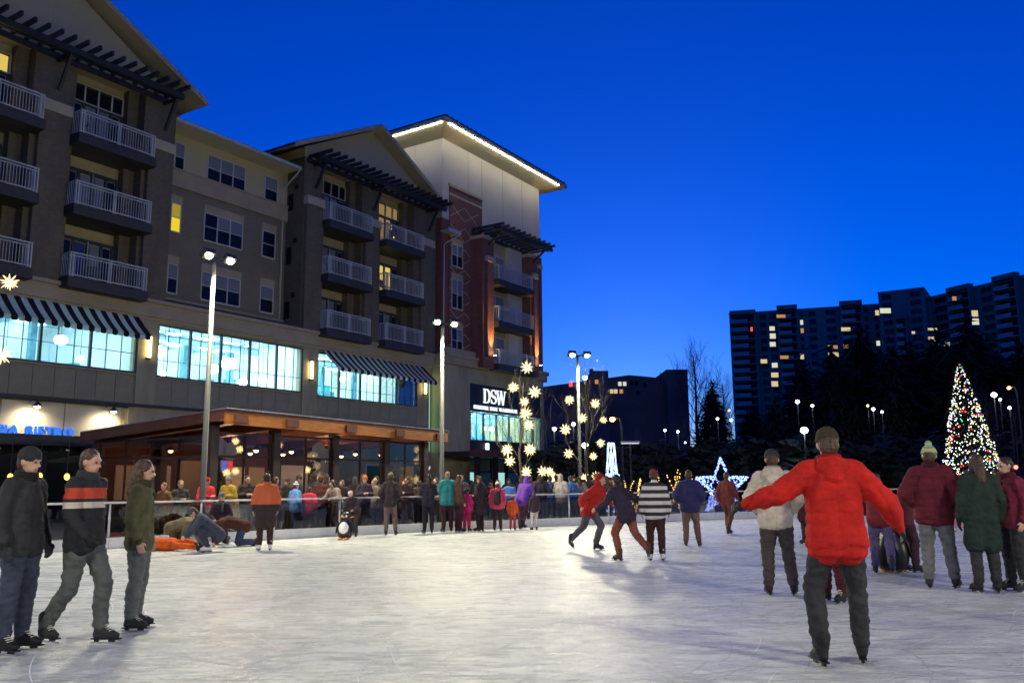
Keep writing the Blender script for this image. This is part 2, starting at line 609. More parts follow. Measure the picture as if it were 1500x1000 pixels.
# fine arcs cut by blades
q = random.Random(11)
mb = MB()
for i in range(1500):
    Y = 3.2 + 22 * q.random() ** 1.6
    x = q.uniform(-.75, .95) * Y
    a, cur, L = q.gauss(0, .55) + (0 if q.random() < .75 else 1.4), q.choice((-1, 1)) * q.uniform(.02, .5), q.uniform(.5, 3.2)
    w_ = q.uniform(.002, .0055) * (1 + Y * .05)
    n = 9
    ps = []
    p = Vector((x, Y, .0012 + i * 2e-6))
    for j in range(n):
        d = Vector((math.cos(a), math.sin(a), 0)); sd = Vector((-d.y, d.x, 0)) * w_ * math.sin(math.pi * (j + .3) / n)
        ps.append((p + sd, p - sd)); p = p + d * L / n; a += cur * L / n
    o_ = len(mb.v)
    for u, v in ps:
        mb.v += [tuple(u), tuple(v)]
    for j in range(n - 1):
        mb.f.append((o_ + 2 * j, o_ + 2 * j + 1, o_ + 2 * j + 3, o_ + 2 * j + 2)); mb.m.append(0 if i % 3 else 1)
mb.build('skate_marks', [mat('cut ice', (.40, .43, .45), .6), mat('ice shavings', (.76, .78, .78), .9)], kind='stuff')

# ------------------------------------------------------------------ long apartment building over shops
bld = ftag('apartment_building', 'long gabled apartment block with white balconies above lit shop windows', 'building', 0, 0, 0)


def part(mbb, name, m, smooth=False, parent=bld, kind=None):
    return mbb.build(name, m, parent, smooth, kind)


STRIPS = [(-16.0, 3.4, 6.60, 9.12), (4.46, 13.6, 6.55, 9.05), (14.75, 23.75, 6.45, 9.0)]
# retail storey wall round the window strips
mb = MB()
mb.fb(-18, 25.0, -.45, 0, 9.12, 9.75)
zs0 = 5.1
edges = [-18] + [v for st in STRIPS for v in st[:2]] + [25.0]
for i in range(0, len(edges), 2):
    mb.fb(edges[i], edges[i + 1], -.45, 0, zs0, 9.12)
for s0, s1, z0, z1 in STRIPS:
    mb.fb(s0, s1, -.45, -.07, zs0, z0 - .02)
    mb.fb(s0, s1, -.45, 0, z1, 9.12) if z1 < 9.1 else None
    mb.fb(s0, s1, -.12, .06, z0 - .1, z0 - .015)       # sill
mb.fb(3.2, 25.0, -.45, -.02, 0, zs0)
mb.fb(-18, 3.2, -.45, -.25, 0, zs0)
part(mb, 'retail_wall', M['stucco'])
# facing panels under the windows, one by one
pm = {}
for s0, s1, z0, z1 in STRIPS:
    n = round((s1 - s0) / .93)
    wd = (s1 - s0) / n
    key = round(wd, 3)
    for i in range(n):
        if s0 + i * wd < -7:
            continue
        h = z0 - .13 - zs0
        kk = (key, round(h, 3))
        if kk not in pm:
            pm[kk] = MB().box(.012, wd - .012, -.025, .03, 0, h).mesh('wall_panel', M['panel'])
        o = put('wall_panel', pm[kk], bld, loc=(s0 + i * wd, .045 + rnd.uniform(-.006, .006), zs0))
for s0, s1 in ((3.42, 4.44), (13.62, 14.73)):
    MB().fb(s0, s1, 0, .07, 5.1, 9.2).build('wall_pilaster', M['stucco'], bld)
# cornice bands
mb = MB()
mb.fb(-18, 25.2, 0, .22, 9.3, 9.95)
mb.fb(-18, 25.2, 0, .34, 9.95, 10.12)
mb.fb(-18, 25.2, 0, .12, 9.14, 9.3)
part(mb, 'cornice', M['cornice'])
mb = MB(); mb.fb(-18, 25.4, -2.2, .1, 10.12, 10.3); part(mb, 'retail_roof', M['slab'])
# storefront zone: pale panels behind the bistro sign
x = -10.2
while x < 3.0:
    w_ = min(2.62, 3.1 - x)
    MB().fb(x + .02, x + w_ - .02, -.25, -.18, 3.45, 5.06).build('sign_panel', M['pale'], bld)
    x += 2.64
mb = MB(); mb.fb(-18, 24.8, -.02, .12, 5.06, 5.2); mb.fb(-18, 3.2, -.25, .0, 5.0, 5.06); part(mb, 'string_course', M['steel'])
for i in range(7):
    MB().fb(-9.6 + i * 1.85, -9.5 + i * 1.85 + 1.6, -.26, -.2, .15, 3.0).build('storefront_pane', M['glasspane'], bld)
for i, (a, c) in enumerate(((4.0, 'e_poster'), (6.2, 'e_poster'), (9.5, 'glasspane'), (12.0, 'glasspane'), (15, 'e_poster'), (19, 'glasspane'), (22, 'e_dimroom'))):
    fr = MB()
    fr.fb(a - .08, a + 1.5, -.02, .05, .1, .2); fr.fb(a - .08, a + 1.5, -.02, .05, 2.6, 2.72)
    fr.fb(a - .08, a, -.02, .05, .2, 2.6); fr.fb(a + 1.42, a + 1.5, -.02, .05, .2, 2.6)
    f = fr.build('storefront_window', M['frame'], bld)
    MB().fb(a, a + 1.42, -.015, .01, .2, 2.6).build('pane', M[c], f)

# lit rooms behind the strips
def room(owner, s0, s1, z0, z1, wall, nlights, globes, depth=8.0, k=-.46, lights='e_shop', rows=(-1.8, -4.2, -6.6)):
    mb = MB()
    zf, zc = z0 - .7, z1 + .55
    mb.fb(s0 - .3, s1 + .3, -depth - .1, -depth, zf, zc)
    mb.fb(s0 - .4, s0 - .3, -depth, k, zf, zc)
    mb.fb(s1 + .3, s1 + .4, -depth, k, zf, zc)
    mb.fb(s0 - .4, s1 + .4, -depth, k, zc, zc + .1)
    mb.fb(s0 - .4, s1 + .4, -depth, k, zf - .1, zf)
    r = mb.build('shop_room', wall, owner)
    d = MB()
    for i in range(nlights):
        x = s0 + (i + .5) * (s1 - s0) / nlights
        for kk in rows:
            d.fb(x - .7, x + .7, kk - .18, kk + .18, zc - .12, zc - .05)
    d.build('ceiling_light', M[lights], r)
    d = MB()
    for i in range(5):
        kk = k - .8 - i * 1.35
        d.fb(s0, s1, kk - .07, kk + .07, zc - .34, zc - .2)
    for i in range(int((s1 - s0) / 1.7)):
        x = s0 + 1 + i * 1.7
        d.fb(x - .05, x + .05, -depth + .1, k - .3, zc - .28, zc - .15)
    d.tube([(s0 + .5, 3.2, zc - .55), (s1 - .5, 3.2, zc - .55)], .22, 10)
    d.build('ceiling_duct', M['duct'], r)
    d = MB()
    q = random.Random(int(s0 * 10))
    for i in range(int((s1 - s0) * 1.1)):
        x = q.uniform(s0, s1); kk = q.uniform(-depth + .3, -2.2)
        wv, hv = q.uniform(.4, 1.4), q.uniform(1.0, 1.75)
        d.fb(x, x + wv, kk, kk + .5, zf, zf + hv)
    for i in range(3):
        x = s0 + (i + .5) * (s1 - s0) / 3
        d.fb(x - .14, x + .14, -4.4, -4.1, zf, zc)
    d.build('shop_fixture', M['shelf'], r)
    for gx, gk, gz, gr in globes:
        g = MB(); g.ell((gx, -gk, gz), gr, gr, gr * .8, 14, 8)
        g.build('globe_lamp', M['e_globe'], r, smooth=True)
        g = MB(); g.tube([(gx, -gk, gz + gr * .75), (gx, -gk, zc)], .012, 6); g.build('lamp_cord', M['steel'], r)
    return r


def strip_window(owner, s0, s1, z0, z1, n, k=-.03, frame='teal', minor=2, rail=None):
    fr = MB()
    t = .07
    fr.fb(s0, s1, k - .08, k + .05, z0, z0 + t); fr.fb(s0, s1, k - .08, k + .05, z1 - t, z1)
    fr.fb(s0, s0 + t, k - .08, k + .05, z0 + t, z1 - t); fr.fb(s1 - t, s1, k - .08, k + .05, z0 + t, z1 - t)
    wd = (s1 - s0) / n
    for i in range(1, n):
        fr.fb(s0 + i * wd - .05, s0 + i * wd + .05, k - .08, k + .05, z0 + t, z1 - t)
    if rail:
        fr.fb(s0 + t, s1 - t, k - .05, k + .02, z0 + rail - .012, z0 + rail + .012)
    f = fr.build('strip_window', M[frame], owner)
    for i in range(n):
        mb = MB()
        for j in range(1, minor + 1):
            x = s0 + (i + j / (minor + 1)) * wd
            mb.fb(x - .014, x + .014, k - .03, k + .015, z0 + t, z1 - t)
        mb.build('glazing_bar', M[frame], f)
        MB().fb(s0 + i * wd + .05, s0 + (i + 1) * wd - .05, k - .022, k - .012, z0 + t, z1 - t).build('pane', M['clear'], f)
    return f


room(bld, -12, 3.4, 6.6, 9.12, M['roomwall'], 5, [(-2.0, -3.0, 8.15, .34), (.95, -2.0, 8.0, .28), (2.2, -2.5, 7.35, .16), (-.4, -4, 7.4, .14)])
strip_window(bld, -12, 3.4, 6.6, 9.12, 7, rail=.9)
room(bld, 4.46, 13.6, 6.55, 9.05, M['roomwall'], 4, [(4.95, -1.6, 7.55, .30), (6.9, -3.5, 8.35, .40), (8.9, -1.6, 7.5, .30), (10.6, -1.3, 6.95, .24), (11.3, -3.4, 8.2, .42), (12.2, -1.6, 7.25, .24), (5.9, -1.5, 6.95, .15)])
strip_window(bld, 4.46, 13.6, 6.55, 9.05, 5, rail=.8)
room(bld, 14.75, 23.75, 6.45, 9.0, M['roomwarm'], 6, [(18.2, -1.4, 7.85, .18)])
strip_window(bld, 14.75, 23.75, 6.45, 9.0, 5, rail=.6)
MB().fb(21.9, 23.7, -.32, -.28, 6.5, 8.9).build('window_shade', M['blind'], bld)
o = MB().fb(19.0, 20.6, -5, -4.8, 6.6, 7.9).build('accent_wall', mat('teal shop wall', (.02, .34, .34), .7), bld)
# tall lit stair slot beside the corner shop
mb = MB(); mb.fb(25.02, 25.55, -.5, -.35, 0, 10); part(mb, 'stair_wall', M['stucco'])
MB().fb(25.06, 25.42, -.34, -.3, 3.6, 8.6).build('stair_window', M['e_cyan'], bld)

# gables: brown piers, recessed balcony bays, trellis, roof
def balcony(owner, s0, s1, zt, k0=0.0, k1=.8):
    """slab under, white railing of posts, rails and balusters"""
    z0 = zt - 1.08
    mb = MB()
    mb.fb(s0 - .06, s1 + .06, -.95, k1 + .06, z0 - .46, z0 - .06)
    mb.fb(s0 - .02, s1 + .02, -.95, k1 + .02, z0 - .06, z0)
    b = mb.build('balcony', M['slab'], owner)
    r = MB()
    mid = (s0 + s1) / 2
    for x in (s0 + .03, mid - .05, mid + .05, s1 - .03, s0 + .16, s1 - .16):
        r.fb(x - .028, x + .028, k1 - .055, k1, z0, zt)
    r.fb(s0, s1, k1 - .06, k1 + .005, zt - .06, zt)
    r.fb(s0, s1, k1 - .045, k1 - .005, zt - .17, zt - .13)
    r.fb(s0, s1, k1 - .05, k1, z0 + .06, z0 + .11)
    n = int((s1 - s0) / .125)
    for i in range(1, n):
        x = s0 + i * (s1 - s0) / n
        r.fb(x - .011, x + .011, k1 - .036, k1 - .014, z0 + .11, zt - .13)
    for x in (s0 + .025, s1 - .025):
        r.fb(x - .025, x + .025, k0 + .02, k1 - .06, zt - .06, zt)
        r.fb(x - .02, x + .02, k0 + .02, k1 - .06, z0 + .06, z0 + .11)
        for j in range(1, 6):
            kk = k0 + (k1 - k0) * j / 6
            r.fb(x - .011, x + .011, kk - .011, kk + .011, z0 + .11, zt - .06)
    r.build('railing', M['white'], b)
    return b


def bay_doors(owner, s0, s1, zf, lit=None, transom=False, k=-.95, curtain=None):
    """four-part glazed door unit: sidelight, two doors, sidelight"""
    zt = zf + 2.15
    fr = MB()
    tk0, tk1 = k - .02, k + .08
    top = zt + (.85 if transom else .0)
    fr.fb(s0, s1, tk0, tk1, top, top + .09)
    fr.fb(s0, s1, tk0, tk1, zt - .06, zt + .06)
    cuts = [s0, s0 + .55, (s0 + s1) / 2, s1 - .55, s1]
    for c in cuts:
        fr.fb(c - .06, c + .06, tk0, tk1, zf, top)
    fr.fb(s0, s1, tk0, tk1 - .02, zf, zf + .2)
    d = fr.build('balcony_door', M['teal'], owner)
    for i in range(4):
        a, c = cuts[i] + .12, cuts[i + 1] - .12
        mm = M['glasspane']
        if i in (1, 2):
            mm = M['blind']
        if curtain and i == 1:
            mm = M['curtain']
        if lit and i in (1, 2):
            mm = M[lit]
        MB().fb(a, c, k - .01, k + .03, zf + .25, zt - .12).build('pane', mm, d)
        if transom:
            MB().fb(a - .05, c + .05, k - .01, k + .03, zt + .1, top - .04).build('transom_pane', M[lit] if lit else M['glasspane'], d)
    if transom:
        w_ = MB()
        for c in cuts:
            w_.fb(c - .035, c + .035, tk1 - .0, tk1 + .02, zt + .06, top + .05)
        w_.fb(s0, s1, tk1, tk1 + .02, zt + .02, zt + .07); w_.fb(s0, s1, tk1, tk1 + .02, top + .02, top + .07)
        w_.build('transom_frame', M['frame'], d)
    MB().fb((s0 + s1) / 2 - .02, (s0 + s1) / 2 + .02, tk1, tk1 + .03, zf + .2, zt).build('door_post', M['white'], d)
    return d


RAILS = (17.82, 14.58, 11.38)


def gable(s0, s1, cpier, bays, lits, apex, eaves, right_k=-6):
    # body walls behind and beside
    mb = MB()
    mb.fb(s0, s1, -7, -1.06, 10.0, 20.33)
    mb.fb(s0, s0 + .3, -1.06, -.02, 10.0, 20.33)
    mb.fb(s1 - .3, s1, -1.06, -.02, 10.0, 20.33)
    part(mb, 'gable_body', M['pier'])
    # piers: projecting lower half with a stone cap, flush upper half
    px = [s0, bays[0][0], bays[0][1], bays[1][0], bays[1][1], s1]
    for a, c in ((px[0], px[1]), (px[2], px[3]), (px[4], px[5])):
        p = MB(); p.fb(a + .005, c - .005, -1.05, 0, 10.1, 20.3); p = p.build('pier', M['pier'], bld)
        m_ = (a + c) / 2; hw = min((c - a) / 2 - .05, .66)
        q = MB(); q.fb(m_ - hw, m_ + hw, .002, .26, 10.15, 17.45); q.build('pier_face', M['pier'], p)
        q = MB(); q.fb(m_ - hw - .04, m_ + hw + .04, .003, .33, 17.45, 17.95); q.build('pier_cap', M['cap'], p)
    # recess back wall, beige heads, one per bay
    for bi, (a, c) in enumerate(bays):
        mb = MB()
        mb.fb(a - .02, c + .02, -1.055, -.98, 10.3, 20.3)
        mb.fb(a, c, -.98, -.0, 20.22, 20.34)
        w_ = mb.build('bay_wall', M['baywall'], bld)
        mb = MB(); mb.fb(c - .55, c - .003, -.97, -.55, 10.3, 20.2); mb.build('bay_return', M['pier'], bld)
        for fi, zt in enumerate(RAILS):
            lit = lits.get((bi, fi))
            bay_doors(bld, a + .35, c - .62, zt - 1.08, lit, fi == 0, curtain=(fi == 2 and bi == 1))
            balcony(bld, a - .12, c + .14, zt)
    # gable front
    zb = 20.34
    L, R = apex[0] - s0, s1 - apex[0]
    sl = (apex[1] - .35 - zb) / max(L, R)
    mb = MB()
    poly = [(s0, zb), (s1, zb), (s1, apex[1] - .3 - sl * R), (apex[0], apex[1] - .3), (s0, apex[1] - .3 - sl * L)]
    mb.prism(poly, lambda u, v, e: (u, 6.0 * e - .02, v))
    part(mb, 'gable_front', M['siding'])
    for x in np.arange(s0 + 1.3, s1 - .5, 2.1):
        zt = apex[1] - .45 - sl * abs(x - apex[0])
        if zt > zb + .2:
            MB().fb(x - .03, x + .03, .021, .035, zb, zt).build('siding_batten', M['siding'], bld)
    # roof planes with thickness, rake boards
    kf = .85
    el, er = eaves
    zl = apex[1] - (apex[0] - el) * (apex[1] - 20.62) / (er - apex[0])
    for (xa, za, nm) in ((el, zl, 'roof'), (er, 20.62, 'roof')):
        mb = MB()
        mb.prism([(apex[0], apex[1]), (xa, za), (xa, za - .16), (apex[0], apex[1] - .16)], lambda u, v, e: (u, 9.0 * e - kf, v))
        part(mb, nm, M['roof'])
        mb = MB()
        mb.prism([(apex[0], apex[1] - .165), (xa, za - .165), (xa, za - .22), (apex[0], apex[1] - .22)], lambda u, v, e: (u, 6.5 * e - kf + .05, v))
        part(mb, 'roof_soffit', M['fascia'])
        mb = MB()
        mb.prism([(apex[0], apex[1] - .02), (xa, za - .02), (xa, za - .3), (apex[0], apex[1] - .3)], lambda u, v, e: (u, .045 * e - kf - .046, v))
        part(mb, 'rake_board', M['fascia'])


def trellis(owner, s0, s1, z, kf, n, brackets, kw=0.0, sl=1.9):
    b = MB()
    b.fb(s0, s1, kf - .08, kf + .08, z - .28, z)
    b.fb(s0, s1, kf - .42, kf - .3, z - .22, z)
    b.fb(s0 + .1, s1 - .1, kw + .01, kw + .1, z - .25, z)
    t = b.build('trellis', M['steel'], owner)
    me = MB().box(-.055, .055, -sl, 0, 0, .2).mesh('slat', M['steel'])
    for i in range(n):
        put('slat', me, t, loc=(s0 + .25 + i * (s1 - s0 - .5) / (n - 1), -kw - .02, z + .002))
    for x in brackets:
        q = MB(); q.bar((x, -kw - .26, z - 1.75), (x, -kf + .05, z - .2), .13, .13)
        q.fb(x - .065, x + .065, kw + .02, kf, z - .36, z - .25)
        q.build('bracket', M['steel'], t)
    return t


G1 = dict(s0=-7.1, s1=4.75, bays=((-5.75, -2.2), (-.35, 3.05)))
G2 = dict(s0=13.3, s1=25.6, bays=((14.75, 18.15), (19.72, 23.2)))
gable(G1['s0'], G1['s1'], None, G1['bays'], {(0, 0): 'e_warmroom'}, (-1.2, 24.15), (-8.4, 5.9))
gable(G2['s0'], G2['s1'], None, G2['bays'], {(1, 0): 'e_dimroom', (1, 1): 'e_warmroom'}, (18.95, 24.15), (11.75, 25.9))
trellis(bld, -6.9, 4.3, 20.25, 1.15, 20, (-6.4, -1.25, 4.0))
trellis(bld, 13.35, 25.25, 20.25, 1.15, 20, (14.0, 18.95, 24.5))
# small lit holiday tree on a balcony
mb = MB()
for i in range(40):
    t = rnd.random(); a = rnd.uniform(0, 6.28); r = .3 * (1 - t) + .02
    mb.octa((20.7 + r * math.cos(a), -.1 + r * math.sin(a) * .5, 16.8 + 1.5 * t), .03)
ob = empty('balcony_holiday_tree', 'small lit holiday tree standing on an upper balcony', 'holiday tree', fp(20.7, .1, 16.75), FROT)
b2 = MB()
for i in range(40):
    t = rnd.random(); a = rnd.uniform(0, 6.28); r = .3 * (1 - t) + .02
    b2.octa((r * math.cos(a), r * math.sin(a), .1 + 1.4 * t), .035)
b2.build('bulb_string', M['e_goldbulb'], ob, kind='stuff')
c2 = MB()
for i in range(7):
    z = .12 + i * .19
    c2.lathe([(.34 * (1 - i / 7.5), 0), (.05, .26)], (0, 0, z), 9)
c2.build('foliage', M['needle2'], ob)

# pots and chairs left out on the balconies
def pot(s, k, z, label):
    a = ftag('flower_pot', label, 'flower pot', s, k, z)
    m_ = MB(); m_.lathe([(.1, 0), (.14, .26), (.16, .26), (.16, .3)], (0, 0, 0), 12); m_.build('pot', M['terracotta'], a)
    m_ = MB(); m_.tube([(0, 0, .3), (.03, .02, .55)], .012, 5); m_.ell((.03, .02, .58), .13, .12, .15, 8, 6); m_.build('dead_plant', M['bark'], a)


def chair(s, k, z, rz_, label, mm):
    a = ftag('balcony_chair', label, 'chair', s, k, z)
    a.rotation_euler.z += rz_
    MB().box(-.24, .24, -.22, .22, .42, .46).build('seat', mm, a)
    MB().hexa([(-.24, .2, .46), (.24, .2, .46), (.24, .24, .46), (-.24, .24, .46), (-.24, .3, .95), (.24, .3, .95), (.24, .34, .95), (-.24, .34, .95)]).build('backrest', mm, a)
    for x in (-.22, .22):
        for y in (-.2, .2):
            m_ = MB(); m_.tube([(x, y, 0), (x, y, .42)], .018, 6); m_.build('leg', M['steel'], a)


M['terracotta'] = mat('terracotta', (.36, .10, .04), .8)
pot(-.1, .5, 16.745, 'terracotta pot at the near end of the top balcony by the gable edge')
pot(2.6, .5, 16.745, 'terracotta pot at the far end of the top balcony by the gable edge')
pot(2.2, .4, 13.505, 'terracotta pot on the middle balcony by the gable edge')
chair(15.6, -.2, 13.505, .5, 'white chair on the middle balcony of the far gable', M['white'])
chair(1.2, -.2, 10.305, -.4, 'dark chair on the lowest balcony of the near gable', M['teal'])
chair(20.6, -.2, 13.505, .2, 'dark chair before the yellow lit balcony door', M['teal'])

# middle section between the gables
KM = -1.4
mb = MB()
mb.fb(4.75, 13.3, KM - 5, KM, 10.1, 17.15)
part(mb, 'middle_wall', M['olive'])
mb = MB(); mb.fb(4.75, 13.3, KM - 5, KM + .03, 17.5, 19.6); part(mb, 'upper_siding', M['siding'])
mb = MB(); mb.fb(4.76, 13.28, KM - .2, KM + .16, 16.55, 17.5); mb.fb(4.76, 13.28, KM - .2, KM + .22, 17.42, 17.5); part(mb, 'frieze_band', M['cornice'])
mb = MB(); mb.fb(4.76, 13.28, KM - .2, KM + .12, 10.2, 10.75); part(mb, 'base_band', M['cornice'])
mb = MB()
mb.add([(4.6, .05, 19.5), (13.0, .05, 19.5), (13.0, 6.2, 21.1), (4.6, 6.2, 21.1), (4.6, .05, 19.62), (13.0, .05, 19.62), (13.0, 6.2, 21.22), (4.6, 6.2, 21.22)],
       [(0, 3, 2, 1), (4, 5, 6, 7), (0, 1, 5, 4), (1, 2, 6, 5), (2, 3, 7, 6), (3, 0, 4, 7)])
part(mb, 'middle_roof', M['roof'])
mb = MB(); mb.fb(4.76, 13.0, KM, -.08, 19.38, 19.48); part(mb, 'eave_soffit', M['soffit'])
mb = MB(); mb.fb(4.76, 13.05, -.08, .05, 19.38, 19.56); part(mb, 'gutter', M['white'])
mb = MB(); mb.tube([(12.95, .02, 19.4), (12.92, .12, 19.2), (12.98, 1.2, 18.6), (12.98, 1.33, 18.45), (12.98, 1.33, 10.3)], .055, 8); part(mb, 'downspout', M['white'], True)


def sash_window(owner, s0, s1, z0, z1, k, n, lit=None, head=True, dark_k=.0, blind=True):
    """white frame, mullions, an upper sash with its blind and a dark lower sash per light"""
    fr = MB()
    t = .06
    fr.fb(s0, s1, k, k + .06, z0 - .06, z0 + .02); fr.fb(s0, s1, k, k + .05, z1 - .05, z1)
    for i in range(n + 1):
        x = s0 + i * (s1 - s0) / n
        fr.fb(x - t / 2, x + t / 2, k, k + .05, z0 + .02, z1 - .05)
    zm = (z0 + z1) / 2
    w_ = (s1 - s0) / n
    for i in range(n):
        fr.fb(s0 + i * w_ + t / 2, s0 + (i + 1) * w_ - t / 2, k, k + .035, zm - .02, zm + .02)
    f = fr.build('window', M['frame'], owner)
    for i in range(n):
        a, c = s0 + i * w_ + t / 2, s0 + (i + 1) * w_ - t / 2
        up = M['blind'] if blind and (i or rnd.random() < .8) else M['glasspane']
        lo = M['glasspane']
        if lit:
            up = lo = M[lit]
            if lit == 'e_yellow':
                up = M['e_yellowdim']
        MB().fb(a, c, k, k + .022, zm + .02, z1 - .05).build('pane', up, f)
        MB().fb(a, c, k, k + .012, z0 + .02, zm - .02).build('pane', lo, f)
    if head:
        MB().fb(s0 - .06, s1 + .06, k, k + .05, z1 + .005, z1 + .42).build('window_head', M['cornice'], f)
    return f


for zb, hd in ((17.42, False), (14.2, True), (11.02, True)):
    zt = zb + 1.5
    sash_window(bld, 5.72, 6.28, zb, zt, KM + (.035 if not hd else .003), 1, 'e_yellow' if zb == 14.2 else None, hd)
    sash_window(bld, 7.72, 10.2, zb, zt, KM + (.035 if not hd else .003), 3, None, hd)
    sash_window(bld, 11.6, 12.52, zb, zt, KM + (.035 if not hd else .003), 1, None, hd)
# little vents and windows on the gable's dark return wall
for z in (12.0, 15.2, 18.4):
    MB().box(13.27, 13.296, .45, .75, z, z + .3).build('wall_vent', M['dark'], bld)
    MB().box(13.27, 13.296, .85, 1.25, z - 1.2, z - .2).build('side_window', M['glasspane'], bld)

# ------------------------------------------------------------------ awnings, sconces, signs on the facade
def awning(s0, s1, zt, zb, kd, dark, label, period=.54):
    a = ftag('awning', label, 'awning', s0, .12, zb, 'striped awnings over the upper shop windows')
    n = int(round((s1 - s0) / (period / 2)))
    w_ = (s1 - s0) / n
    mb = MB()
    H = zt - zb
    fr = MB()
    for i in range(n):
        x0, x1 = i * w_, (i + 1) * w_
        mi = i % 2
        sg = .03
        pts = []
        for j in range(5):
            t = j / 4
            dip = -.05 * math.sin(math.pi * t)
            pts.append((-kd * t, H * (1 - t) + dip))
        for j in range(4):
            (y0, z0), (y1, z1) = pts[j], pts[j + 1]
            mb.hexa([(x0, y0, z0 - .012), (x1, y0, z0 - .012), (x1, y1, z1 - .012), (x0, y1, z1 - .012), (x0, y0, z0), (x1, y0, z0), (x1, y1, z1), (x0, y1, z1)], mi)
        xm = (x0 + x1) / 2
        mb.prism([(x0, 0), (x1, 0), (x1, -.17), (xm + w_ * .25, -.22), (xm - w_ * .25, -.22), (x0, -.17)], lambda u, v, e: (u, -kd - .012 * e, v), mi)
    mb.build('awning_cloth', [M['awnlight'], M[dark]], a)
    for x in (0, s1 - s0):
        fr.bar((x, 0, 0), (x, -kd, 0), .04, .04); fr.bar((x, 0, H), (x, -kd, 0), .03, .03)
    fr.bar((0, -kd + .02, -.01), (s1 - s0, -kd + .02, -.01), .03, .03)
    fr.build('awning_frame', M['steel'], a)
    return a


awning(-10.1, 3.3, 9.2, 8.22, 1.05, 'awndark', 'black and pale striped awning at the restaurant end of the shops')
awning(15.0, 24.1, 9.15, 8.05, 1.25, 'awnmaroon', 'dark maroon and white striped awning beside the corner shop')
for s, lb in ((3.92, 'glowing tube sconce on the pier between striped awning and bright windows'), (14.15, 'glowing tube sconce on the pier between the bright windows and the maroon awning'), (24.35, 'glowing tube sconce past the end of the maroon awning')):
    a = ftag('wall_sconce', lb, 'wall light', s, .07, 7.35, 'tube sconces on the shop piers')
    m_ = MB(); m_.tube([(0, -.13, .03), (0, -.13, 1.0)], .085, 12); m_.build('lamp_tube', M['e_sconce'], a, True)
    m_ = MB(); m_.box(-.09, .09, -.16, 0, -.06, .02); m_.box(-.09, .09, -.16, 0, 1.01, 1.07); m_.box(-.04, .04, -.03, 0, .02, 1.01); m_.build('bracket', M['steel'], a)
for s, lb in ((-1.15, 'gooseneck lamp shining above the first half of the blue bistro sign'), (2.2, 'gooseneck lamp shining on the blank panel past the blue bistro sign'), (-4.5, 'gooseneck lamp over the start of the blue bistro sign')):
    a = ftag('gooseneck_lamp', lb, 'wall light', s, -.18, 4.95, 'gooseneck lamps over the bistro sign')
    m_ = MB(); m_.tube([(0, 0, 0), (0, -.25, .12), (0, -.5, .1), (0, -.6, -.05)], .02, 6); m_.build('neck', M['steel'], a, True)
    m_ = MB(); m_.lathe([(.05, .05), (.07, 0), (.17, -.14), (.18, -.16)], (0, -.62, -.06), 14); m_.build('lamp_shade', M['steel'], a, True)
    m_ = MB(); m_.ell((0, -.62, -.2), .1, .1, .09, 12, 8); m_.build('bulb', M['e_goose'], a, True)
    l_ = lamp('lamp_light', 'SPOT', (0, -.62, -.33), 150, (1, .85, .62), a, spot_size=2.6, spot_blend=.6, shadow_soft_size=.08)
    aim(l_, (0, .55, -1))


def text_mesh(body, size, ext, name):
    c = bpy.data.curves.new(name, 'FONT')
    c.body = body
    c.size = size
    c.extrude = ext
    c.offset = size * .012
    o = bpy.data.objects.new(name, c)
    COL.objects.link(o)
    dg = bpy.context.evaluated_depsgraph_get()
    me = bpy.data.meshes.new_from_object(o.evaluated_get(dg))
    bpy.data.objects.remove(o)
    return me


def letters(parent, body, size, ext, m, x0, width, z, k, name='letter'):
    """each letter its own part, spread over the given width, standing upright on the facade"""
    ms = []
    for ch in body:
        if ch == ' ':
            ms.append((None, size * .3)); continue
        me = text_mesh(ch, size, ext, name)
        xs = [v.co.x for v in me.vertices]
        ms.append((me, max(xs) - min(xs)))
    tot = sum(w_ for _, w_ in ms)
    gap = (width - tot) / max(1, len(ms) - 1)
    x = x0
    for me, w_ in ms:
        if me:
            mn = min(v.co.x for v in me.vertices)
            me.transform(Matrix.Rotation(math.pi / 2, 4, 'X') @ Matrix.Translation((-mn, 0, 0)))
            me.materials.clear(); me.materials.append(m)
            put(name, me, parent, loc=(x, -k, z))
        x += w_ + gap


sg = ftag('bistro_sign', 'glowing blue letters reading ASIA BISTRO on pale wall panels', 'sign', -2.85, -.18, 3.55)
MB().box(-.1, 3.7, -.06, -.01, -.05, .0).build('sign_rail', M['steel'], sg)
letters(sg, 'ASIA BISTRO', .56, .05, M['e_blue'], .0, 3.6, .02, .09)

